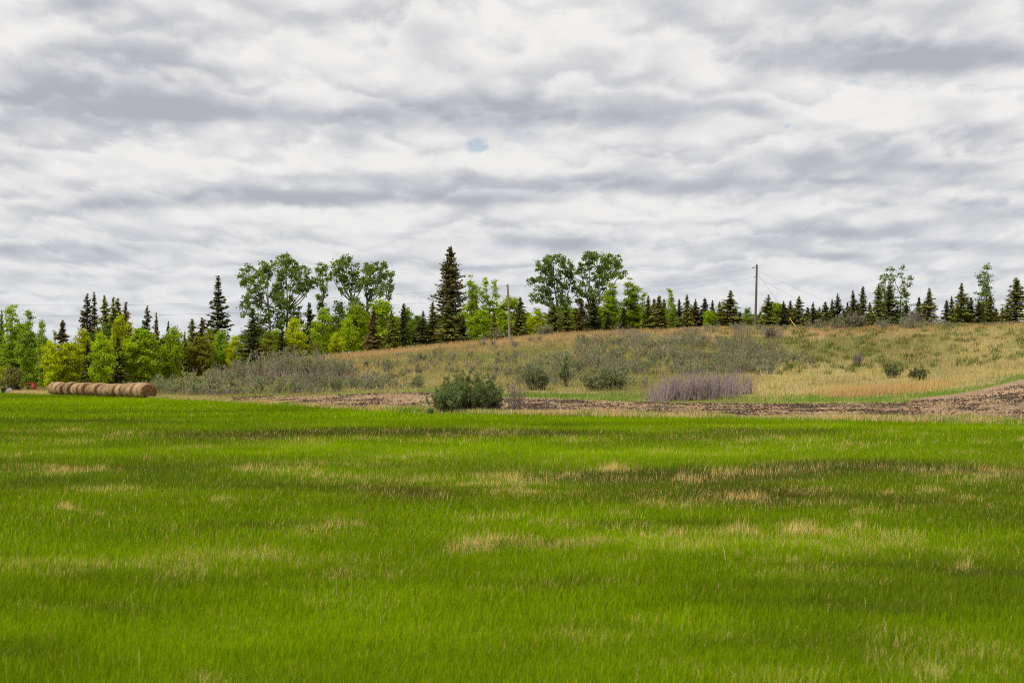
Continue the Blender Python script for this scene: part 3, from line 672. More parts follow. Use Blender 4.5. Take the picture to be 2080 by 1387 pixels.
# ---- conifers and small broadleaf trees: one of each kind is built, the rest are copies with their own size, turn and tint
SPR = [spruce_mesh(100 + i, 8, 1.7 + .2 * (i % 3), gap=(.02, .08, .03, .14)[i % 4], power=.70 + .12 * (i % 3)) for i in range(8)]
OLD = [spruce_mesh(120 + i, 11, 1.9, gap=.22, power=.68, step=.32, bare=.1) for i in range(3)]
MAP = [maple_mesh(200 + i, 7, 1.5 + .22 * (i % 3), .0 + .03 * (i % 2)) for i in range(6)]
AIR = [poplar_mesh(330 + i, 11, 1.5, .04, tops=(3, 2, 4)[i], per=.6, leaf=.10, spread=.75, nl=26, cr=.32) for i in range(3)]
POP = [poplar_mesh(300 + i, 11, 1.5, .08 if i < 3 else .05, tops=(3, 2, 1, 3)[i]) for i in range(4)]
NOMH = dict(s=8, o=11, m=7, p=11); NOMR = dict(s=1.6, o=1.9, m=1.6, p=1.5); LIB = dict(s=SPR, o=OLD, m=MAP, p=POP)
COL = dict(s=(.050, .068, .022), o=(.060, .062, .026), m=(.235, .32, .018), p=(.15, .235, .025))
TINT = {'y': (.40, .48, .016), 'g': (.24, .37, .03), 'd': (.072, .094, .034), 'b': (.13, .108, .048), 'l': (.155, .19, .045), 'k': (.155, .245, .048), 'o': (.24, .28, .035)}
NAMES = dict(s=('spruce_tree', 'spruce', 'spruces in the shelterbelt'), o=('old_spruce_tree', 'spruce', 'old spruces'), m=('maple_tree', 'tree', 'young leafy trees in the shelterbelt'), p=('poplar_tree', 'poplar', 'poplars in the shelterbelt'))
TREES = [  # kind, px, top py, half width px, distance, tint, label
 ('s', 3, 627, 12, 296, 'd', 'small dark conifer tip rising at the very left behind the poplars'),
 ('p', 24, 618, 30, 262, 'g', 'tallest green poplar with several spires at the far left end'),
 ('p', 58, 627, 22, 256, 'g', 'green poplar with a loose spiky top beside the tallest left one'),
 ('p', 80, 646, 15, 252, 'g', 'slim green poplar with one spire above the red implement'),
 ('p', 93, 643, 14, 258, 'g', 'rightmost slim green poplar of the left end group'),
 ('p', 107, 664, 10, 284, 'g', 'thin sparse sapling poplar standing left of the rusty topped spruce'),
 ('s', 124, 648, 25, 276, 'b', 'rusty brown topped spruce alone above yellow trees, left of the bales'),
 ('m', 104, 690, 22, 246, 'y', 'yellow green tree with low crown behind the far end of the bales'),
 ('m', 142, 690, 28, 248, 'y', 'broad yellow tree above the far half of the hay bale row'),
 ('m', 170, 664, 22, 258, 'y', 'yellow green tree under the paired tall spruces'),
 ('o', 177, 593, 23, 290, 'o1', 'left one of the paired tall spruces on the left skyline'),
 ('o', 191, 590, 18, 294, 'o1', 'right and slightly taller one of the paired spruces on the left skyline'),
 ('s', 216, 598, 27, 290, 'l', 'olive conifer with pointed top next to the paired spruces'),
 ('s', 230, 601, 27, 292, 'l', 'second olive conifer in the dense clump beside the paired spruces'),
 ('s', 243, 604, 27, 293, 'l', 'third olive conifer in the dense clump beside the paired spruces'),
 ('s', 260, 611, 28, 291, 'b', 'brownish conifer closing the dense olive clump on its right'),
 ('o', 299, 618, 18, 286, 'd', 'ragged dark spruce with a bent tip right of the olive clump'),
 ('s', 318, 633, 14, 284, 'b', 'short brownish spruce leaning on the ragged dark one'),
 ('s', 340, 650, 15, 283, 'd', 'low dark conifer on the skyline between two bright round trees'),
 ('m', 243, 636, 27, 270, 'y', 'bright yellow green round tree in front of the olive conifers'),
 ('s', 180, 688, 17, 243, 'd', 'black green spruce behind the middle of the hay bales'),
 ('m', 207, 672, 25, 241, 'g2', 'green tree with a bare visible trunk just behind the hay bales'),
 ('s', 241, 682, 20, 245, 'd', 'black green spruce squeezed between two green trees behind the bales'),
 ('m', 282, 665, 36, 247, 'g2', 'wide bright green tree behind the near end of the hay bales'),
 ('s', 321, 665, 14, 252, 'd', 'narrow dark spruce right of the wide bright green tree'),
 ('m', 349, 660, 26, 250, 'g2', 'bright green tree between two narrow dark spruces near the bale row'),
 ('s', 373, 672, 13, 254, 'd', 'narrow dark spruce left of the conifers with bushy tops'),
 ('s', 390, 646, 25, 274, 'l', 'bushy olive topped conifer left of the lone tall spruce'),
 ('s', 412, 644, 25, 276, 'b', 'brownish bushy conifer just left of the lone tall spruce'),
 ('m', 402, 682, 24, 253, 'o', 'olive green tree above the pale silver shrubs'),
 ('m', 425, 664, 24, 258, 'o', 'olive green tree directly below the lone tall spruce'),
 ('m', 452, 668, 22, 256, 'g', 'mid green tree right below the lone tall spruce'),
 ('o', 443, 557, 27, 284, 'd', 'lone tall ragged spruce with gaps between its branches on the skyline'),
 ('m', 478, 679, 19, 252, 'y', 'small bright yellow tree at the edge of the grey thicket'),
 ('s', 513, 624, 24, 250, 'd', 'big black green spruce below the leftmost cottonwood'),
 ('s', 574, 664, 14, 252, 'd', 'small dark spruce under the forked cottonwoods'),
 ('m', 545, 668, 18, 258, 'o', 'thin olive tree between two dark spruces under the cottonwoods'),
 ('m', 600, 643, 24, 254, 'y', 'bright yellow green tree under the tall central cottonwood'),
 ('s', 630, 612, 18, 266, 'd', 'dark spruce between two bright trees below the cottonwoods'),
 ('m', 656, 622, 23, 262, 'g2', 'bright green tree under the smallest cottonwood'),
 ('m', 640, 690, 12, 253, 'o', 'low olive sapling at the foot of the tree belt'),
 ('m', 683, 674, 12, 252, 'y', 'tiny yellow sapling at the edge of the tan hill'),
 ('m', 686, 605, 24, 280, 'k', 'dark green round tree behind the bright ones, between cottonwoods'),
 ('m', 706, 644, 18, 260, 'g2', 'green tree just right of the tiny yellow sapling'),
 ('m', 724, 614, 25, 266, 'g2', 'bright green tree under the twin cottonwoods on the right'),
 ('s', 757, 620, 17, 258, 'b', 'brown tinged dark spruce under the right hand twin cottonwood'),
 ('m', 781, 603, 34, 272, 'g2', 'wide bright green tree arching over under the right twin cottonwood'),
 ('s', 796, 628, 15, 257, 'l', 'olive spruce left of the notch in the tree belt'),
 ('s', 819, 614, 17, 258, 'd', 'dark pointed spruce at the notch in the tree belt'),
 ('m', 826, 622, 16, 270, 'g', 'green tree behind the dark pointed spruce at the notch'),
 ('s', 858, 630, 18, 258, 'd', 'left one of the dark spruces at the foot of the giant spruce'),
 ('s', 877, 612, 19, 260, 'l', 'olive spruce touching the left flank of the giant spruce'),
 ('s', 912, 614, 25, 256, 'l', 'full olive spruce standing right in front of the giant spruce'),
 ('s', 940, 640, 12, 258, 'd', 'narrow dark spruce right of the giant spruce'),
 ('p', 960, 561, 20, 262, 'g2', 'light green poplar with a tall spire right of the giant spruce'),
 ('p', 996, 563, 20, 263, 'g2', 'light green poplar with a tall spire left of the plain utility pole'),
 ('m', 980, 625, 22, 260, 'g2', 'light green bushy tree between the two spired poplars'),
 ('s', 1005, 632, 13, 255, 'l', 'small olive spruce standing before the light green poplars'),
 ('m', 1040, 597, 28, 272, 'g2', 'light green spreading tree behind the plain utility pole'),
 ('s', 1056, 602, 19, 258, 'l', 'full dark spruce just right of the plain utility pole'),
 ('m', 1090, 622, 19, 262, 'y', 'yellow green tree under the left crown of the broad cottonwoods'),
 ('s', 1125, 612, 20, 258, 'l', 'olive spruce beside the fallen timber'),
 ('s', 1150, 616, 18, 260, 'l', 'olive spruce right of the fallen timber, with a blunt top'),
 ('m', 1150, 612, 20, 272, 'g', 'green tree filling the gap under the broad cottonwoods'),
 ('s', 1182, 610, 15, 262, 'b', 'brown tinged spruce under the gap of the broad cottonwoods'),
 ('s', 1206, 600, 19, 257, 'd', 'tallest dark spruce under the right hand broad cottonwood'),
 ('s', 1234, 632, 12, 256, 'd', 'small dark spruce before the pale green poplars'),
 ('s', 1266, 624, 13, 255, 'd', 'small pointed spruce at the foot of the pale green poplars'),
 ('p', 1238, 572, 24, 260, 'g2', 'left one of the pale green poplars under the right broad cottonwood'),
 ('p', 1279, 566, 24, 262, 'g2', 'right one of the pale green poplars beside the right broad cottonwood'),
 ('p', 1306, 590, 14, 266, 'g', 'green poplar with a spire at the start of the ridge spruces'),
 ('s', 1318, 598, 16, 258, 'l', 'first olive spruce of the ridge row, beside a green spire'),
 ('s', 1341, 599, 20, 257, 'l', 'broad olive spruce of the ridge row left of the leaning poplar'),
 ('p', 1359, 581, 13, 260, 'g2', 'light green poplar whose spire leans over the ridge spruces'),
 ('p', 1372, 597, 11, 259, 'g', 'shorter green poplar leaning beside the light one'),
 ('s', 1381, 606, 12, 261, 'd', 'thin dark spruce right of the leaning poplars'),
 ('s', 1395, 597, 15, 257, 'l', 'olive spruce with a knobbly tip on the ridge'),
 ('s', 1413, 606, 15, 262, 'b', 'brown tinged spruce with a flat top on the ridge'),
 ('s', 1433, 604, 16, 262, 'd', 'dark bushy spruce on the ridge left of the thin pointed one'),
 ('s', 1449, 608, 12, 259, 'd', 'thin pointed spruce left of the full ridge spruce'),
 ('m', 1441, 628, 12, 256, 'g2', 'little light green sapling among the ridge spruces'),
 ('s', 1463, 611, 13, 258, 'l', 'short spruce leaning on the full ridge spruce'),
 ('s', 1482, 588, 25, 256, 'l', 'full ridge spruce with a long tip left of the wired utility pole'),
 ('s', 1503, 632, 12, 257, 'l', 'low spruce between the full ridge spruce and the wired pole'),
 ('m', 1520, 622, 14, 268, 'g', 'airy green sapling just left of the wired utility pole'),
 ('s', 1561, 597, 20, 256, 'l', 'layered spruce just right of the wired utility pole'),
 ('m', 1577, 612, 22, 262, 'g2', 'bright green leafy tree behind the layered spruce'),
 ('s', 1593, 610, 15, 258, 'd', 'dark spruce right of the bright green leafy tree on the ridge'),
 ('s', 1607, 609, 12, 260, 'd', 'thin dark spruce behind the yellow guy guard'),
 ('s', 1622, 600, 19, 257, 'l', 'full olive spruce just right of the yellow guy guard'),
 ('s', 1652, 612, 13, 258, 'd', 'thin tipped spruce left of the paired ridge spruces'),
 ('s', 1676, 612, 17, 259, 'l', 'broad low spruce behind the silvery ridge shrubs'),
 ('s', 1691, 606, 11, 262, 'd', 'narrow spruce tucked behind the pointed ridge spruce'),
 ('s', 1702, 594, 15, 258, 'd', 'pointed ridge spruce left of the three evenly spaced ones'),
 ('s', 1721, 612, 10, 262, 'd', 'short thin spruce between two taller ridge spruces'),
 ('s', 1733, 588, 15, 258, 'd', 'first tall ridge spruce left of the airy poplars'),
 ('s', 1753, 580, 15, 257, 'd', 'second tall ridge spruce left of the airy poplars'),
 ('s', 1783, 574, 19, 260, 'l', 'slender olive spruce merged with the left airy poplar'),
 ('p', 1796, 541, 15, 264, 'k', 'left airy poplar of the pair above the right ridge'),
 ('p', 1829, 536, 19, 265, 'k', 'right airy poplar of the pair above the right ridge'),
 ('s', 1806, 577, 20, 256, 'd', 'dark spruce in front of the pair of airy poplars'),
 ('s', 1842, 614, 13, 258, 'd', 'short dark spruce right of the pair of airy poplars'),
 ('s', 1866, 602, 13, 259, 'd', 'narrow spruce behind the bare grey ridge bush'),
 ('s', 1887, 583, 19, 257, 'l', 'pointed spruce right of the bare grey ridge bush'),
 ('s', 1922, 608, 13, 262, 'd', 'small open spruce beside the gap in the right ridge trees'),
 ('s', 1935, 600, 11, 264, 'd', 'thin spruce leaning on the tall right ridge spruce'),
 ('s', 1952, 573, 21, 257, 'l', 'tall full spruce left of the single airy poplar'),
 ('s', 1974, 603, 14, 258, 'd', 'lower dark spruce at the left foot of the single airy poplar'),
 ('p', 2003, 534, 25, 262, 'k', 'single airy poplar with white specked top near the right edge'),
 ('s', 1988, 606, 12, 256, 'd', 'dark spruce before the trunk of the single airy poplar'),
 ('s', 2013, 598, 15, 257, 'l', 'olive spruce in front of the single airy poplar'),
 ('s', 2036, 622, 10, 260, 'd', 'low thin spruce between the airy poplar and the end spruce'),
 ('s', 2064, 562, 30, 255, 'l', 'large full spruce at the right end of the ridge'),
]
TINT.update({'g2': (.31, .44, .022), 'o1': (.08, .085, .04)})
FILL = [(-8, 660, 24, 272, 'g'), (42, 655, 26, 274, 'g'), (72, 672, 22, 270, 'g'), (98, 690, 20, 268, 'g'), (30, 690, 26, 266, 'g2'), (64, 706, 24, 262, 'g'), (120, 706, 24, 262, 'g'), (156, 694, 24, 270, 'o'), (192, 668, 24, 280, 'k'),
        (222, 655, 26, 282, 'k'), (262, 664, 26, 278, 'k'), (300, 668, 24, 274, 'k'), (334, 680, 22, 270, 'l'), (372, 690, 22, 268, 'k'), (395, 672, 24, 282, 'k'), (436, 690, 22, 268, 'g'), (466, 690, 20, 270, 'o'), (498, 668, 24, 276, 'k'), (530, 660, 24, 270, 'k'), (560, 668, 24, 266, 'g'),
        (590, 676, 22, 268, 'k'), (618, 668, 24, 274, 'k'), (645, 650, 24, 278, 'k'), (668, 658, 20, 270, 'g'), (735, 640, 26, 280, 'k'), (765, 640, 24, 276, 'g'), (805, 640, 24, 282, 'g2'), (846, 640, 22, 274, 'k'), (895, 640, 24, 276, 'k'), (935, 628, 26, 278, 'g2'), (1020, 632, 24, 276, 'g2'), (1070, 632, 24, 278, 'g2'),
        (1110, 632, 24, 276, 'g'), (1172, 625, 22, 278, 'k'), (1220, 618, 24, 278, 'g'), (1258, 618, 26, 276, 'g'), (1295, 620, 22, 272, 'g'), (1350, 625, 20, 270, 'g'), (1400, 630, 20, 270, 'g'), (1460, 634, 20, 270, 'k'), (1540, 636, 18, 272, 'g'), (1640, 642, 16, 272, 'k')]
def plant_trees():
    rng = np.random.default_rng(9)
    for i, (k, px, top, hw, Y, tint, label) in enumerate(TREES):
        x, y, z = at_y(px, Y); H = z_of(top, Y) - z; w = hw / FPX * Y * dict(s=1.38, o=1.6, m=1.16, p=1.3)[k]
        lib = LIB[k]; j = i % len(lib)
        if k == 'p': j = 2 if hw < 16 else (0, 1, 3)[i % 3]
        crown, trunk = lib[j] if not (k == 'p' and tint == 'k') else AIR[i % 3]
        c = np.array(TINT[tint]) * rng.uniform(.85, 1.15)
        nm, cat, grp = NAMES[k]
        plant(nm, crown, trunk, (x, y, z - .05), (w / NOMR[k] * .98, w / NOMR[k] * .98, H / NOMH[k]), rng.uniform(0, 6.28), c, label, cat, grp)
    for i, (px, top, hw, Y, tint) in enumerate(FILL):
        x, y, z = at_y(px, Y); H = z_of(top, Y) - z; w = hw / FPX * Y * 1.25; crown, trunk = MAP[(i * 5 + 2) % 6]
        plant('maple_tree', crown, trunk, (x, y, z - .05), (w / 1.6, w / 1.6, H / 7), rng.uniform(0, 6.28), np.array(TINT[tint]) * rng.uniform(.8, 1.1),
              'mid green leafy tree half hidden behind the front row of the shelterbelt', 'tree', 'half hidden trees behind the front row')
    for i, (px, top) in enumerate([(1292, 622), (1330, 612), (1350, 616), (1368, 614), (1404, 612), (1424, 616), (1470, 618), (1494, 622), (1544, 626), (1582, 622), (1612, 622), (1640, 624), (1664, 622), (1688, 620), (1714, 622), (1744, 618), (1768, 616), (1822, 620), (1852, 626), (1876, 618), (1944, 620), (1966, 618), (1998, 616), (2024, 624), (2048, 616)]):
        Y = 263 + i % 3; x, y, z = at_y(px, Y); H = z_of(top + rng.normal(0, 4), Y) - z; w = 15 / FPX * Y * 1.4; crown, trunk = SPR[(i * 5 + 1) % 8]
        plant('spruce_tree', crown, trunk, (x, y, z - .05), (w / 1.6, w / 1.6, H / 8), rng.uniform(0, 6.28), np.array(TINT['l' if i % 3 else 'k']) * rng.uniform(.8, 1.0),
              'short green spruce filling a gap behind the front ridge spruces', 'spruce', 'short spruces filling gaps along the ridge')
plant_trees()
def giant_spruce():
    Y = 268; x, y, z = at_y(915, Y); H = z_of(498, Y) - z; k = Y / FPX
    prof = ([0, .06, .12, .2, .3, .42, .55, .7, .85, 1], [.1, 8 * k, 11 * k, 17 * k, 24 * k, 31 * k, 35 * k, 36 * k, 34 * k, 28 * k])
    cr, tr = spruce_mesh(140, H, 2, gap=.10, prof=prof, step=.25)
    plant('giant_spruce_tree', cr, tr, (x, y, z), (1, 1, 1), .6, (.10, .105, .04), 'giant broad dark spruce, the tallest tree on the skyline', 'spruce', 'old spruces')
giant_spruce()
def cottonwood(name, px0, Y, fork, lobes, label, seed, color=(.17, .26, .055), per=1.0):
    x0, y0, z0 = at_y(px0, Y); k = Y / FPX; rng = np.random.default_rng(seed)
    L = [((px - px0) * k, rng.uniform(-1.6, 1.6), z_of(py, Y) - z0, rx * k * 1.18, ry * k * 1.22) for px, py, rx, ry in lobes]
    cr, tr = lobes_tree(seed, L, ((fork[0] - px0) * k, 0, z_of(fork[1], Y) - z0), (.24), .135, per * 1.75, 32, .38, M_BARK, .35, 'cottonwood')
    plant('cottonwood_tree', cr, tr, (x0, y0, z0), (1, 1, 1), 0, color, label, 'cottonwood', 'tall cottonwoods')
cottonwood('c', 552, 272, (545, 622), [(543, 542, 16, 16), (506, 558, 20, 15), (525, 580, 22, 16), (492, 570, 10, 10), (514, 606, 18, 18), (498, 628, 12, 16), (560, 594, 14, 18), (535, 560, 16, 14), (530, 640, 16, 18), (565, 640, 16, 26), (560, 680, 14, 18), (540, 690, 14, 16), (572, 610, 14, 16)], 'leftmost tall cottonwood, its crown leaning left over dark spruces', 401)
cottonwood('c', 583, 276, (584, 628), [(580, 529, 16, 10), (590, 548, 20, 18), (612, 560, 18, 18), (574, 575, 13, 18), (630, 575, 14, 12), (600, 585, 14, 12), (572, 545, 12, 14), (645, 552, 8, 8), (588, 615, 12, 14), (584, 650, 16, 26), (604, 640, 12, 16), (612, 585, 14, 12), (570, 600, 12, 14)], 'tall cottonwood second from left, with a forked pale trunk', 402)
cottonwood('c', 656, 280, (655, 612), [(655, 544, 10, 12), (648, 568, 10, 10), (659, 580, 8, 10), (652, 600, 11, 10), (662, 560, 6, 9), (656, 635, 11, 18)], 'smallest and thinnest cottonwood, between the forked and the twin ones', 403)
cottonwood('c', 722, 274, (716, 612), [(688, 540, 18, 12), (702, 530, 14, 9), (690, 558, 18, 14), (708, 570, 14, 12), (720, 548, 10, 16), (676, 562, 8, 8), (700, 590, 9, 9), (722, 580, 9, 14), (720, 628, 16, 20), (738, 575, 10, 14)], 'left one of the twin cottonwoods with open Y shaped limbs', 404)
cottonwood('c', 744, 276, (746, 612), [(747, 546, 15, 12), (772, 540, 13, 10), (762, 562, 20, 15), (786, 568, 13, 18), (792, 596, 9, 14), (742, 578, 13, 13), (774, 590, 14, 12), (750, 598, 12, 10), (746, 628, 16, 20)], 'right one of the twin cottonwoods with a rounded crown', 405)
cottonwood('c', 1138, 272, (1136, 640), [(1124, 530, 20, 9), (1104, 542, 16, 12), (1084, 570, 11, 8), (1120, 560, 24, 16), (1130, 586, 22, 14), (1152, 542, 14, 16), (1090, 604, 15, 7), (1160, 564, 12, 16), (1112, 610, 14, 10), (1145, 612, 14, 12), (1098, 585, 10, 8), (1135, 645, 20, 22), (1172, 590, 10, 12)], 'left one of the broad cottonwoods with a stepped crown', 406, (.15, .245, .05), 1.1)
cottonwood('c', 1202, 275, (1200, 625), [(1198, 522, 18, 9), (1215, 538, 24, 18), (1248, 528, 18, 13), (1184, 556, 13, 20), (1236, 556, 20, 16), (1188, 590, 13, 14), (1260, 552, 11, 12), (1214, 572, 15, 12), (1205, 600, 14, 12), (1178, 612, 9, 9), (1200, 640, 20, 22), (1225, 600, 14, 14)], 'right one of the broad cottonwoods with a high domed crown', 407, (.15, .245, .05), 1.05)

# ---- bushes one can tell apart
def bush(name, px, top, base, hw, color, twigc, label, cat, seed, **kw):
    x, y, z = pix(px, base); H = z_of(top, y) - z; w = hw / FPX * y
    st, lv = shrub_mesh(seed, H, w, **kw)
    r = empty(name, (x, y, z)); tag(r, label, cat, 'bushes on and below the hill')
    o = obj('stems', st, r); o.color = (*twigc, 1)
    if lv: o = obj('foliage', lv, r); o.color = (*color, 1)
TW, PT = (.13, .105, .09), (.22, .18, .19)
GB = (.125, .175, .06); SB = (.22, .25, .13)
bush('dense_bush', 950, 754, 836, 66, GB, TW, 'large dense dark green bush at the field edge, right of centre thickets', 'bush', 500, stems=240, leaves=26000, leaf=.032, lowleaf=.12, upright=.15)
bush('dense_bush', 908, 776, 840, 38, (.145, .20, .075), TW, 'paler green bush joined to the left side of the large dark bush', 'bush', 501, stems=110, leaves=11000, leaf=.032, lowleaf=.05, upright=.25)
bush('dense_bush', 1000, 772, 834, 24, GB, TW, 'dark lower bush on the right flank of the large dark bush', 'bush', 502, stems=80, leaves=5500, leaf=.032, lowleaf=.2, upright=.3)
bush('bare_bush', 1048, 758, 833, 24, GB, (.20, .165, .15), 'bare grey brown bush with a crooked stem right of the large dark bush', 'bush', 503, stems=34, leaves=0, twig_r=.014, sub=9, upright=.1)
bush('low_weed', 874, 828, 842, 6, GB, TW, 'small dark weed clump at the left foot of the paler green bush', 'weed', 504, stems=30, leaves=500, leaf=.04)
bush('round_bush', 1088, 735, 792, 34, (.17, .21, .10), TW, 'dark grey green bush on the slope above the bare bush', 'bush', 505, stems=90, leaves=6500, leaf=.045)
bush('round_bush', 1248, 748, 792, 34, (.19, .235, .105), TW, 'green bush low on the slope left of the purple thicket', 'bush', 506, stems=80, leaves=5600, leaf=.045)
bush('round_bush', 1208, 756, 794, 32, (.20, .235, .115), TW, 'pale green bush left of the green one low on the slope', 'bush', 507, stems=70, leaves=4000, leaf=.045)
bush('round_bush', 1813, 728, 768, 24, (.17, .21, .085), TW, 'airy green bush on the straw slope, left of a compact one', 'bush', 508, stems=60, leaves=2200, leaf=.045)
bush('round_bush', 1867, 743, 772, 20, (.12, .155, .06), TW, 'compact dark bush alone on the straw slope at right', 'bush', 509, stems=70, leaves=2800, leaf=.045, upright=.1)
bush('bare_bush', 1741, 712, 743, 11, GB, (.17, .14, .13), 'small bare twiggy bush on the middle of the right slope', 'bush', 510, stems=36, leaves=0, twig_r=.02, sub=8)
bush('bare_bush', 1566, 664, 690, 13, GB, (.13, .105, .105), 'dark bare bush at the ridge just right of the wired utility pole', 'bush', 511, stems=50, leaves=150, twig_r=.022, sub=7)
bush('bare_bush', 1858, 624, 660, 22, GB, (.20, .17, .165), 'tangled bare grey bush on the ridge right of the airy poplar pair', 'bush', 512, stems=60, leaves=300, twig_r=.025, sub=8, upright=.2)
bush('silver_bush', 1106, 658, 680, 18, SB, PT, 'silvery bush growing over the fallen timber', 'bush', 513, stems=60, leaves=1300, leaf=.08)
bush('silver_bush', 1735, 634, 668, 36, (.19, .205, .13), PT, 'broad grey green bush on the ridge below the evenly spaced spruces', 'bush', 514, stems=120, leaves=4200, leaf=.08)
bush('round_bush', 1148, 727, 785, 12, (.15, .19, .085), TW, 'slim upright bush on the slope right of the dark grey green one', 'bush', 515, stems=36, leaves=1100, leaf=.06, upright=.9)
bush('leafy_bush', 25, 742, 797, 24, (.22, .23, .06), PT, 'pale olive bush at the far left beside the field stone', 'bush', 516, stems=70, leaves=3600, leaf=.085)
bush('leafy_bush', 41, 765, 796, 10, (.17, .28, .02), TW, 'bright green bush left of the red implement', 'bush', 517, stems=40, leaves=1500, leaf=.08)
bush('leafy_bush', 8, 784, 799, 6, (.05, .10, .02), TW, 'small dark green bush left of the field stone', 'bush', 518, stems=30, leaves=900, leaf=.06)
bush('leafy_bush', 37, 779, 797, 5, (.04, .07, .03), TW, 'small dark bush right of the field stone', 'bush', 519, stems=30, leaves=700, leaf=.06)
bush('leafy_bush', 368, 738, 775, 14, (.34, .36, .012), TW, 'bright yellow bush rising out of the silvery thicket', 'bush', 520, stems=40, leaves=1500, leaf=.09)
bush('leafy_bush', 1010, 664, 692, 12, (.2, .22, .1), PT, 'silvery bush left of the plain utility pole foot', 'bush', 521, stems=40, leaves=700, leaf=.07)

# ---- thickets that read as one mass (stuff)
def thicket(name, label, spots, seed, leafc, twigc, per_leaf=420, stems=34, twig_r=.016, leaf=.075, upright=.5, sub=3):
    """spots: (px, top py, base py, half width px, leafiness)"""
    rng = np.random.default_rng(seed); VS, FS, rs, VL, rl = [], [], [], [], []
    ns = nl = 0; FL = []
    for i, (px, top, base, hw, lf) in enumerate(spots):
        x, y, z = pix(px, base) if base > 0 else at_y(px, -base)
        H = max(.6, z_of(top, y) - z); w = max(.5, hw / FPX * y); tone = rng.uniform(0, .5)
        st, lv = shrub_mesh(seed * 100 + i, H, w, stems=int(stems * max(.5, w / 1.6)), leaves=int(per_leaf * lf * max(.4, w * H / 2.5)), leaf=leaf, twig_r=twig_r, upright=upright, sub=sub)
        for me, V, F, r, is_l in ((st, VS, FS, rs, 0), (lv, VL, FL, rl, 1)):
            if me is None: continue
            n = len(me.vertices); co = np.empty(n * 3, np.float32); me.vertices.foreach_get('co', co); co = co.reshape(-1, 3) + np.array([x, y, z])
            at = np.empty(n, np.float32); me.attributes['vary'].data.foreach_get('value', at)
            fi = np.empty(len(me.loops), np.int32); me.loops.foreach_get('vertex_index', fi)
            if is_l: F.append(fi.reshape(-1, 4) + nl); nl += n
            else: F.append(fi.reshape(-1, 4) + ns); ns += n
            V.append(co); r.append(np.clip(at * .5 + tone, 0, 1)); bpy.data.meshes.remove(me)
    V = np.concatenate(VS + VL); F1 = np.concatenate(FS); F2 = np.concatenate(FL) + ns if FL else np.zeros((0, 4), int)
    # colours differ between stems and leaves, so the two are the mass's two parts
    r0 = empty(name, tuple(V.mean(0) * (1, 1, 0))); tag(r0, label, 'thicket', None, 'stuff')
    off = np.array(r0.location)
    o = obj('stems', mesh(name, np.concatenate(VS) - off, [F1], M_TWIG, rnd=np.concatenate(rs)), r0); o.color = (*twigc, 1); o['kind'] = 'stuff'
    if FL:
        o = obj('foliage', mesh(name, np.concatenate(VL) - off, [np.concatenate(FL)], M_SHRUB, rnd=np.concatenate(rl)), r0); o.color = (*leafc, 1); o['kind'] = 'stuff'
rg = np.random.default_rng(12)
def spread(n, x0, x1, topf, basef, hw, lf, jx=8, jt=3):
    out = []
    for i in range(n):
        px = x0 + (x1 - x0) * (i + .5) / n + rg.normal(0, jx); t_, b_ = topf(px), basef(px)
        out.append((px, t_ + rg.normal(0, jt), b_ + rg.normal(0, 1.5), hw * rg.uniform(.7, 1.3), lf * rg.uniform(.6, 1.3)))
    return out
def lin(*p): a = np.array(p, float); return lambda x: float(np.interp(x, a[:, 0], a[:, 1]))
thicket('silver_thicket', 'long silvery green willow thicket behind the near hay bales',
        spread(16, 255, 480, lin((255, 776), (300, 765), (400, 745), (480, 748)), lin((255, 790), (300, 797), (480, 800)), 20, 1.3)
        + spread(10, 290, 480, lin((290, 772), (480, 768)), lin((290, 800), (480, 802)), 18, 1.3), 31, (.24, .28, .13), PT, per_leaf=800, leaf=.05)
thicket('grey_thicket', 'grey brown half bare thicket at the left foot of the hill',
        spread(20, 450, 720, lin((450, 738), (520, 714), (600, 704), (660, 712), (720, 732)), lin((450, 775), (600, 768), (720, 772)), 24, .85)
        + spread(14, 480, 760, lin((480, 752), (760, 752)), lin((480, 788), (760, 786)), 22, .7), 32, (.20, .235, .125), (.27, .22, .205), per_leaf=760, twig_r=.019, leaf=.05, sub=4, stems=44)
thicket('sage_thicket', 'dull green low scrub along the foot of the left slope',
        spread(22, 470, 860, lin((470, 778), (640, 766), (860, 760)), lin((470, 800), (640, 797), (860, 786)), 20, 1.2), 33, (.20, .245, .11), PT, per_leaf=700, leaf=.05)
def slope(n, x0, x1, y0, y1, lf, hmin=16, hmax=34, hw=16):
    out = []
    for i in range(n):
        px = rg.uniform(x0, x1); b_ = rg.uniform(y0, y1); out.append((px, b_ - rg.uniform(hmin, hmax), b_, hw * rg.uniform(.6, 1.4), lf * rg.uniform(.5, 1.4)))
    return out
thicket('scrub_patch', 'grey scrub scattered on the tan slope below the plain utility pole',
        slope(60, 780, 1130, 722, 762, .8, 12, 24, 14) + slope(12, 960, 1130, 690, 712, .6, 12, 22, 14) + slope(8, 700, 860, 745, 775, .9, 14, 26, 14) + slope(7, 960, 1060, 755, 780, .9, 16, 30, 16), 34, (.20, .225, .115), (.26, .22, .20), per_leaf=560, twig_r=.016, leaf=.048)
thicket('hillside_thicket', 'wide grey green thicket across the middle of the hill',
        slope(115, 1130, 1580, 728, 764, 1.0, 16, 34, 21) + slope(95, 1170, 1600, 698, 735, .9, 14, 28, 22) + slope(26, 1050, 1310, 750, 788, 1.0, 16, 32, 20) + slope(14, 1080, 1260, 765, 785, 1.1, 24, 40, 17) + slope(10, 1540, 1660, 728, 748, 1.0, 18, 28, 16), 35, (.20, .235, .115), (.25, .205, .19), per_leaf=620, twig_r=.017, leaf=.048)
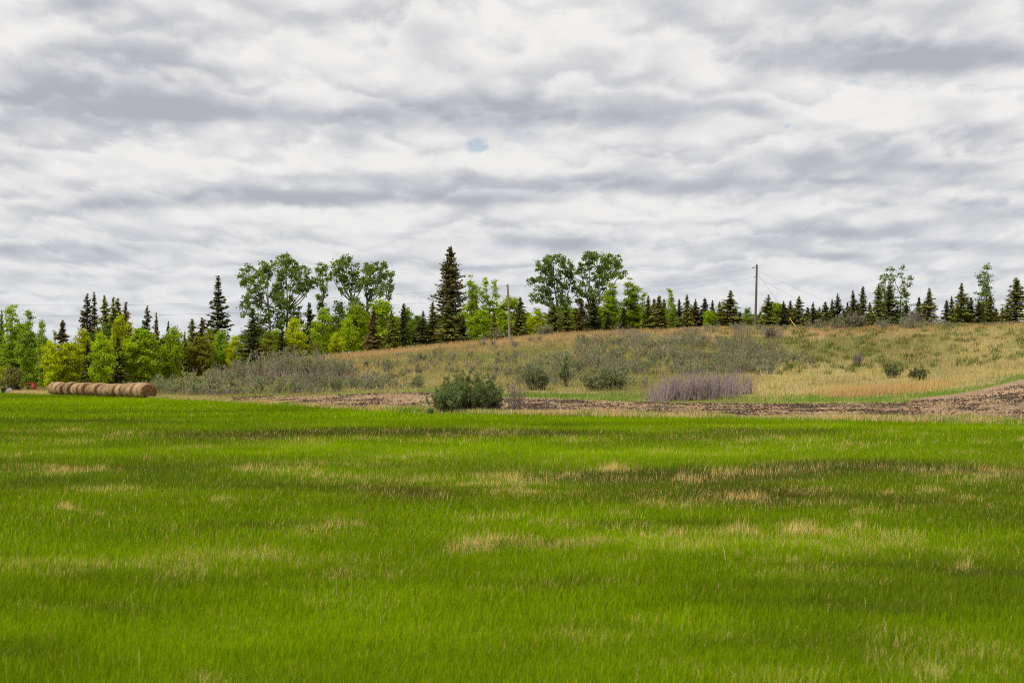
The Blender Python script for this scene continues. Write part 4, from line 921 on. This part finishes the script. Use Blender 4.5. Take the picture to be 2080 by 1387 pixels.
thicket('upper_thicket', 'grey purple brush along the upper hill below the ridge spruces',
        slope(70, 1230, 1590, 674, 706, .6, 10, 22, 20), 36, (.20, .215, .12), (.28, .23, .22), per_leaf=300, twig_r=.016, leaf=.048)
thicket('ridge_thicket', 'silvery brush line along the right ridge before the spruces',
        slope(26, 1640, 1930, 664, 670, .9, 12, 28, 16) + slope(12, 1380, 1640, 666, 674, .7, 8, 18, 14) + slope(8, 1930, 2080, 660, 664, .6, 5, 12, 10), 37, (.20, .22, .12), PT, per_leaf=330)
def purple_thicket():
    """leafless upright stems in one dense stand"""
    spots = spread(40, 1318, 1526, lin((1316, 790), (1332, 768), (1350, 758), (1385, 748), (1420, 752), (1450, 744), (1490, 754), (1516, 752), (1530, 775)), lin((1318, 815), (1420, 811), (1526, 799)), 10, 0, 7, 9) + spread(26, 1322, 1500, lin((1322, 774), (1400, 764), (1500, 758)), lin((1322, 818), (1500, 806)), 10, 0, 9, 10)
    thicket('purple_thicket', 'leafless purple grey thicket of upright stems beside the tilled strip', spots, 38, GB, (.31, .25, .255), stems=22, twig_r=.016, upright=.6, sub=8)
purple_thicket()

# ------------------------------------------------------------------ hay bales
def bale_mat():
    m, t = mat('baled_hay')
    co = t.add('ShaderNodeTexCoord').outputs['Object']; sx = t.add('ShaderNodeSeparateXYZ'); t.l.new(co, sx.inputs[0]); x, y, z = sx.outputs
    z2 = t.m('SUBTRACT', z, .70); r = t.m('SQRT', t.m('ADD', t.m('MULTIPLY', x, x), t.m('MULTIPLY', z2, z2))); an = t.m('ARCTAN2', z2, x)
    oi = t.add('ShaderNodeObjectInfo').outputs['Random']
    vec = t.comb(t.m('MULTIPLY_ADD', r, 8.0, t.m('MULTIPLY', an, .5)), t.m('MULTIPLY', y, 6.0), t.m('MULTIPLY_ADD', oi, 37.0, t.m('MULTIPLY', an, 1.6)))
    n = t.noise(vec, 1.0, 5, .6); n2 = t.noise(co, 2.2, 4, .6)
    c = t.ramp(n, [(.30, (.09, .05, .028)), (.44, (.26, .165, .09)), (.56, (.38, .26, .145)), (.70, (.52, .385, .23))])
    c = t.v('SCALE', c, t.m('MULTIPLY', t.m('MULTIPLY_ADD', n2, .6, .66), t.m('MULTIPLY_ADD', oi, .35, .82)))
    nn = t.add('ShaderNodeSeparateXYZ'); t.l.new(t.add('ShaderNodeTexCoord').outputs['Normal'], nn.inputs[0])
    end = t.m('MULTIPLY', t.m('SUBTRACT', t.m('ABSOLUTE', nn.outputs[1]), .45), 4.0, clamp=True)     # coiled ends are browner, and darkened further to paint shade into the gaps
    c = t.mix(end, c, t.v('MULTIPLY', c, (.46, .37, .32)))
    p = t.add('ShaderNodeBsdfDiffuse'); t.l.new(c, p.inputs[0])
    b = t.add('ShaderNodeBump'); b.inputs['Strength'].default_value = .6; b.inputs['Distance'].default_value = .05
    t.l.new(n, b.inputs['Height']); t.l.new(b.outputs[0], p.inputs['Normal']); t.l.new(p.outputs[0], t.out.inputs[0])
    return m
M_HAY = bale_mat()
def bale_mesh(seed):
    rng = np.random.default_rng(seed); k = 44; L = .78; cz = .70; bulge = rng.uniform(.0, .04)
    prof = [(-L, .02), (-L, .25), (-L - .01, .5), (-L, .72), (-L + .02, .90), (-L + .13, .97), (-L + .28, 1.0), (-.3, 1.02), (0, 1.03), (.3, 1.02), (L - .28, 1.0), (L - .13, .97), (L - .02, .90), (L, .72), (L + .01, .5), (L, .25), (L, .02)]
    an = np.arange(k) / k * 2 * np.pi; V = []
    for j, (yy, f) in enumerate(prof):
        wob = 1 + .02 * np.sin(3 * an + seed) * f + rng.normal(0, .010, k) * f
        xx = np.cos(an) * .90 * f * wob; zz = np.sin(an) * .74 * f * wob
        zz = np.maximum(zz, -.66 + .02 * np.abs(np.sin(an * 5)))
        V.append(np.stack([xx, yy + rng.normal(0, .012, k), zz + cz], 1))
    V = np.concatenate(V); n = len(prof)
    i = (np.arange(n - 1)[:, None] * k); j = np.arange(k)[None]; j2 = (j + 1) % k
    F = np.stack([i + j, i + j2, i + k + j2, i + k + j], -1).reshape(-1, 4)
    g = Geo(); g.put(V, [F, np.arange(k)[None, ::-1].reshape(1, -1)[:, :4], ])
    # loose wisps combed round the bale
    m = 500; a = rng.uniform(-.2, np.pi + .2, m); yy = rng.uniform(-L, L, m); P = np.stack([np.cos(a) * .91, yy, np.sin(a) * .755 + cz], 1)
    tn = np.stack([-np.sin(a), rng.normal(0, .25, m), np.cos(a)], 1) * rng.uniform(.06, .16, m)[:, None]; nr = np.stack([np.cos(a), np.zeros(m), np.sin(a)], 1)
    g.quads(P + nr * rng.uniform(0, .04, m)[:, None], tn + nr * rng.uniform(-.02, .06, m)[:, None], np.stack([np.zeros(m), np.full(m, .008), np.zeros(m)], 1), rng.random(m))
    return g.build('hay_bale', M_HAY)
def bales():
    rng = np.random.default_rng(21); N = 17; variants = [bale_mesh(600 + i) for i in range(6)]
    f = np.array(at_y(303, 183.0)); b = np.array(at_y(118, 209.0)); ax = (b - f)[:2]; L = np.linalg.norm(ax); rz = math.atan2(ax[1], ax[0]) - math.pi / 2
    names = ['front', 'second', 'third', 'fourth', 'fifth', 'sixth', 'seventh', 'eighth', 'ninth', 'tenth', 'eleventh', 'twelfth', 'thirteenth', 'fourteenth', 'fifteenth', 'sixteenth', 'last']
    for i in range(N):
        q = i / (N - 1); p = f[:2] + ax * q + rng.normal(0, .05, 2) + np.array([math.cos(rz), math.sin(rz)]) * rng.normal(0, .13)
        o = obj('hay_bale', variants[i % 6], None, (p[0], p[1], float(ground_z(p[0], p[1])) - .04)); s_ = rng.uniform(.92, 1.08)
        o.rotation_euler = (rng.normal(0, .02), rng.normal(0, .03), rz + rng.normal(0, .05) + (math.pi if i % 2 else 0)); o.scale = (s_, L / (N - 1) / 1.62 * rng.uniform(.72, .86), s_ * rng.uniform(.88, .98))
        lab = 'front round hay bale showing its spiral end at the right of the row' if i == 0 else 'last round hay bale at the far left end of the row' if i == N - 1 else f'{names[i]} round hay bale counted from the spiral end of the row'
        tag(o, lab, 'hay bale', 'round hay bales in one long row')
bales()

# ------------------------------------------------------------------ poles and wires
def catenary(a, b, sag, n=24):
    a, b = np.array(a, float), np.array(b, float); t_ = np.linspace(0, 1, n)[:, None]; P = a * (1 - t_) + b * t_; P[:, 2] -= (4 * sag * t_ * (1 - t_))[:, 0]; return P
def wire(label, a, b, sag=0, r=.007, name='overhead_wire', cat='wire', group='overhead wires'):
    g = Geo(); g.tubes((catenary(a, b, sag) if sag else np.linspace(a, b, 8))[None], np.full((1, 24 if sag else 8), r), 5)
    o = obj(name, g.build(name, M_WIRE)); tag(o, label, cat, group); return o
def pole(px_b, px_t, top, Y, label, pins, wood):
    x, y, z = at_y(px_b, Y); zt = z_of(top, Y); xt = x_at(px_t, Y); H = zt - z
    r = empty('utility_pole', (x, y, z)); tag(r, label, 'utility pole', 'wooden utility poles')
    g = Geo(); n = 9; t_ = np.linspace(0, 1, n); P = np.stack([(xt - x) * t_ + np.sin(t_ * 3) * .04, 0 * t_, -.8 + (H + .8) * t_], 1); P[0, 0] = 0
    g.tubes(P[None], (.17 - .055 * t_)[None], 10); g.tubes(np.array([[[xt - x, 0, H], [xt - x, 0, H + .05]]]), np.array([[.115, .03]]), 10)
    obj('pole_shaft', g.build('pole_shaft', wood, True), r); out = []
    for dz, dx, rise in pins:
        g = Geo(); px_ = (xt - x) * (H - dz) / H
        g.tubes(np.array([[[px_ - .06, -.02, H - dz], [px_ + dx * .55, -.02, H - dz + rise]]]), np.array([[.035, .03]]), 6); br = obj('bracket', g.build('bracket', M_STEEL), r)
        g = Geo(); q = np.linspace(0, 1, 7); rr = np.array([.03, .075, .045, .08, .05, .075, .02])
        g.tubes(np.stack([px_ + dx * (.5 + .5 * q), 0 * q - .02, H - dz + rise * (1 + .6 * q)], 1)[None], rr[None], 9); obj('insulator', g.build('insulator', M_CERAMIC, True), r)
        out.append((x + px_ + dx, y - .02, z + H - dz + rise * 1.6))
    return out, (x, y, z, xt - x, H)
pA, (ax_, ay_, az_, adx, aH) = pole(1533, 1537.5, 538, 248, 'taller utility pole with guy wire on the ridge, right of the centre', [(.22, -.55, -.12), (1.55, -.32, 0)], M_DARKWOOD)
pB, (bx_, by_, bz_, bdx, bH) = pole(1035, 1031, 578, 250, 'plain grey utility pole standing before the light green poplars', [(.15, -.22, 0), (1.45, -.22, 0)], M_WOOD)
wire('upper wire hanging between the two utility poles', pA[0], pB[0], .9)
wire('lower wire hanging between the two utility poles', pA[1], pB[1], .9)
Ye = 262; eL = x_at(-620, Ye)
wire('upper wire running left from the plain pole above the left trees', pB[0], (eL, Ye, z_of(590, Ye)), 2.2, .010)
wire('lower wire running left from the plain pole across the left trees', pB[1], (eL, Ye, z_of(612, Ye)), 2.2, .010)
Yf = 430
wire('upper thin wire running from the taller pole down behind the spruces', (ax_ + adx + .1, ay_, az_ + aH - .75), (x_at(1790, Yf), Yf, z_of(655, Yf)), .3, .009)
wire('lower thin wire running from the taller pole down behind the spruces', (ax_ + adx + .1, ay_, az_ + aH - 1.5), (x_at(1720, Yf), Yf, z_of(660, Yf)), .3, .009)
def guy():
    x, y, z = at_y(1621, 247.0); z -= .1; top = np.array([ax_ + adx + .1, ay_, az_ + aH - 1.1])
    a = np.array([x, y, z]); d = top - a; L = np.linalg.norm(d)
    wire('steel guy wire slanting from the taller pole to its yellow guard', tuple(top), tuple(a), 0, .009, 'guy_wire', 'guy wire', None)
    # the guard shows its full length above the brush
    p0 = a + d / L * .0; p1 = a + d / L * 1.85; g = Geo(); q = np.linspace(0, 1, 9)[:, None]
    g.tubes((p0 * (1 - q) + p1 * q)[None], np.array([[.055, .054, .053, .052, .051, .05, .05, .048, .04]]), 10)
    o = obj('guy_guard', g.build('guy_guard', M_YELLOW, True)); tag(o, 'slanting yellow guard on the guy wire in front of ridge spruces', 'guy guard')
guy()

# ------------------------------------------------------------------ small things on the ground
def boulder():
    x, y, z = at_y(20, 226.0); rng = np.random.default_rng(31); g = Geo(); nu, nv = 20, 12; V = []
    for j in range(nv):
        ph = -math.pi / 2 + math.pi * j / (nv - 1)
        for i in range(nu):
            th = 2 * math.pi * i / nu; d = Vector((math.cos(th) * math.cos(ph), math.sin(th) * math.cos(ph), math.sin(ph)))
            k = 1 + .16 * math.sin(3 * d.x + 1) * math.cos(4 * d.y) + .08 * math.sin(7 * d.z + 2 * d.x); V.append((d.x * .42 * k, d.y * .36 * k, max(-.2, d.z * .36 * k)))
    F = [(j * nu + i, j * nu + (i + 1) % nu, (j + 1) * nu + (i + 1) % nu, (j + 1) * nu + i) for j in range(nv - 1) for i in range(nu)]
    g.put(V, [np.array(F)]); o = obj('field_stone', g.build('field_stone', M_ROCK, True), None, (x, y, z + .26)); tag(o, 'rounded lilac grey field stone at the field edge far left', 'stone')
boulder()
def implement():
    """a small red farm implement parked in the straw: top beam, two legs, a side panel and a wheel"""
    Y = 240.0; x, y, z = at_y(63, Y); k = Y / FPX; zb = z_of(779, Y) - z
    r = empty('farm_implement', (x, y, z)); tag(r, 'old red farm implement parked in straw left of the bales', 'farm implement')
    g = Geo(); g.box(-1.5 * k, 0, zb, 9 * k, .10, .075); g.box(-7 * k, 0, zb / 2, .05, .06, zb / 2); g.box(-4 * k, .02, zb * .55, .04, .05, zb * .5, Matrix.Rotation(.5, 4, 'Y')); g.box(-3 * k, 0, zb * .25, 5 * k, .05, .05); obj('frame', g.build('frame', M_RED), r)
    g = Geo(); g.box(6 * k, 0, zb * .52, 4.2 * k, .28, zb * .47); g.box(6 * k, -.1, zb * 1.03, 3.6 * k, .2, .05, Matrix.Rotation(.15, 4, 'Y')); obj('side_panel', g.build('side_panel', M_RED), r)
    g = Geo(); an = np.linspace(0, 2 * np.pi, 21); P = np.stack([np.cos(an) * .22 - 4 * k, 0 * an - .1, np.sin(an) * .22 + .28], 1); g.tubes(P[None], np.full((1, 21), .08), 8); w = obj('wheel', g.build('wheel', M_TYRE, True), r)
    g = Geo(); g.tubes(np.array([[[-4 * k, -.17, .28], [-4 * k, -.03, .28]]]), np.array([[.14, .14]]), 14); h = obj('rim', g.build('rim', M_RED, True), w)
implement()
def timber():
    x, y, z = at_y(1110, 251.0); rng = np.random.default_rng(41); r = empty('fallen_timber', (x, y, z)); tag(r, 'dark pile of fallen broken timber below a silvery bush', 'timber')
    for (x0, z0, x1, z1, rad) in [(-.75, .25, .15, .75, .13), (-.7, .05, .75, .35, .12), (.05, .15, .6, .95, .08)]:
        q = np.linspace(0, 1, 6)[:, None]; P = np.array([x0, 0, z0]) * (1 - q) + np.array([x1, rng.normal(0, .3), z1]) * q + rng.normal(0, .03, (6, 3)); g = Geo(); g.tubes(P[None], (rad * (1.1 - .4 * q[:, 0]))[None], 7)
        obj('log', g.build('log', M_DEAD, True), r)
timber()
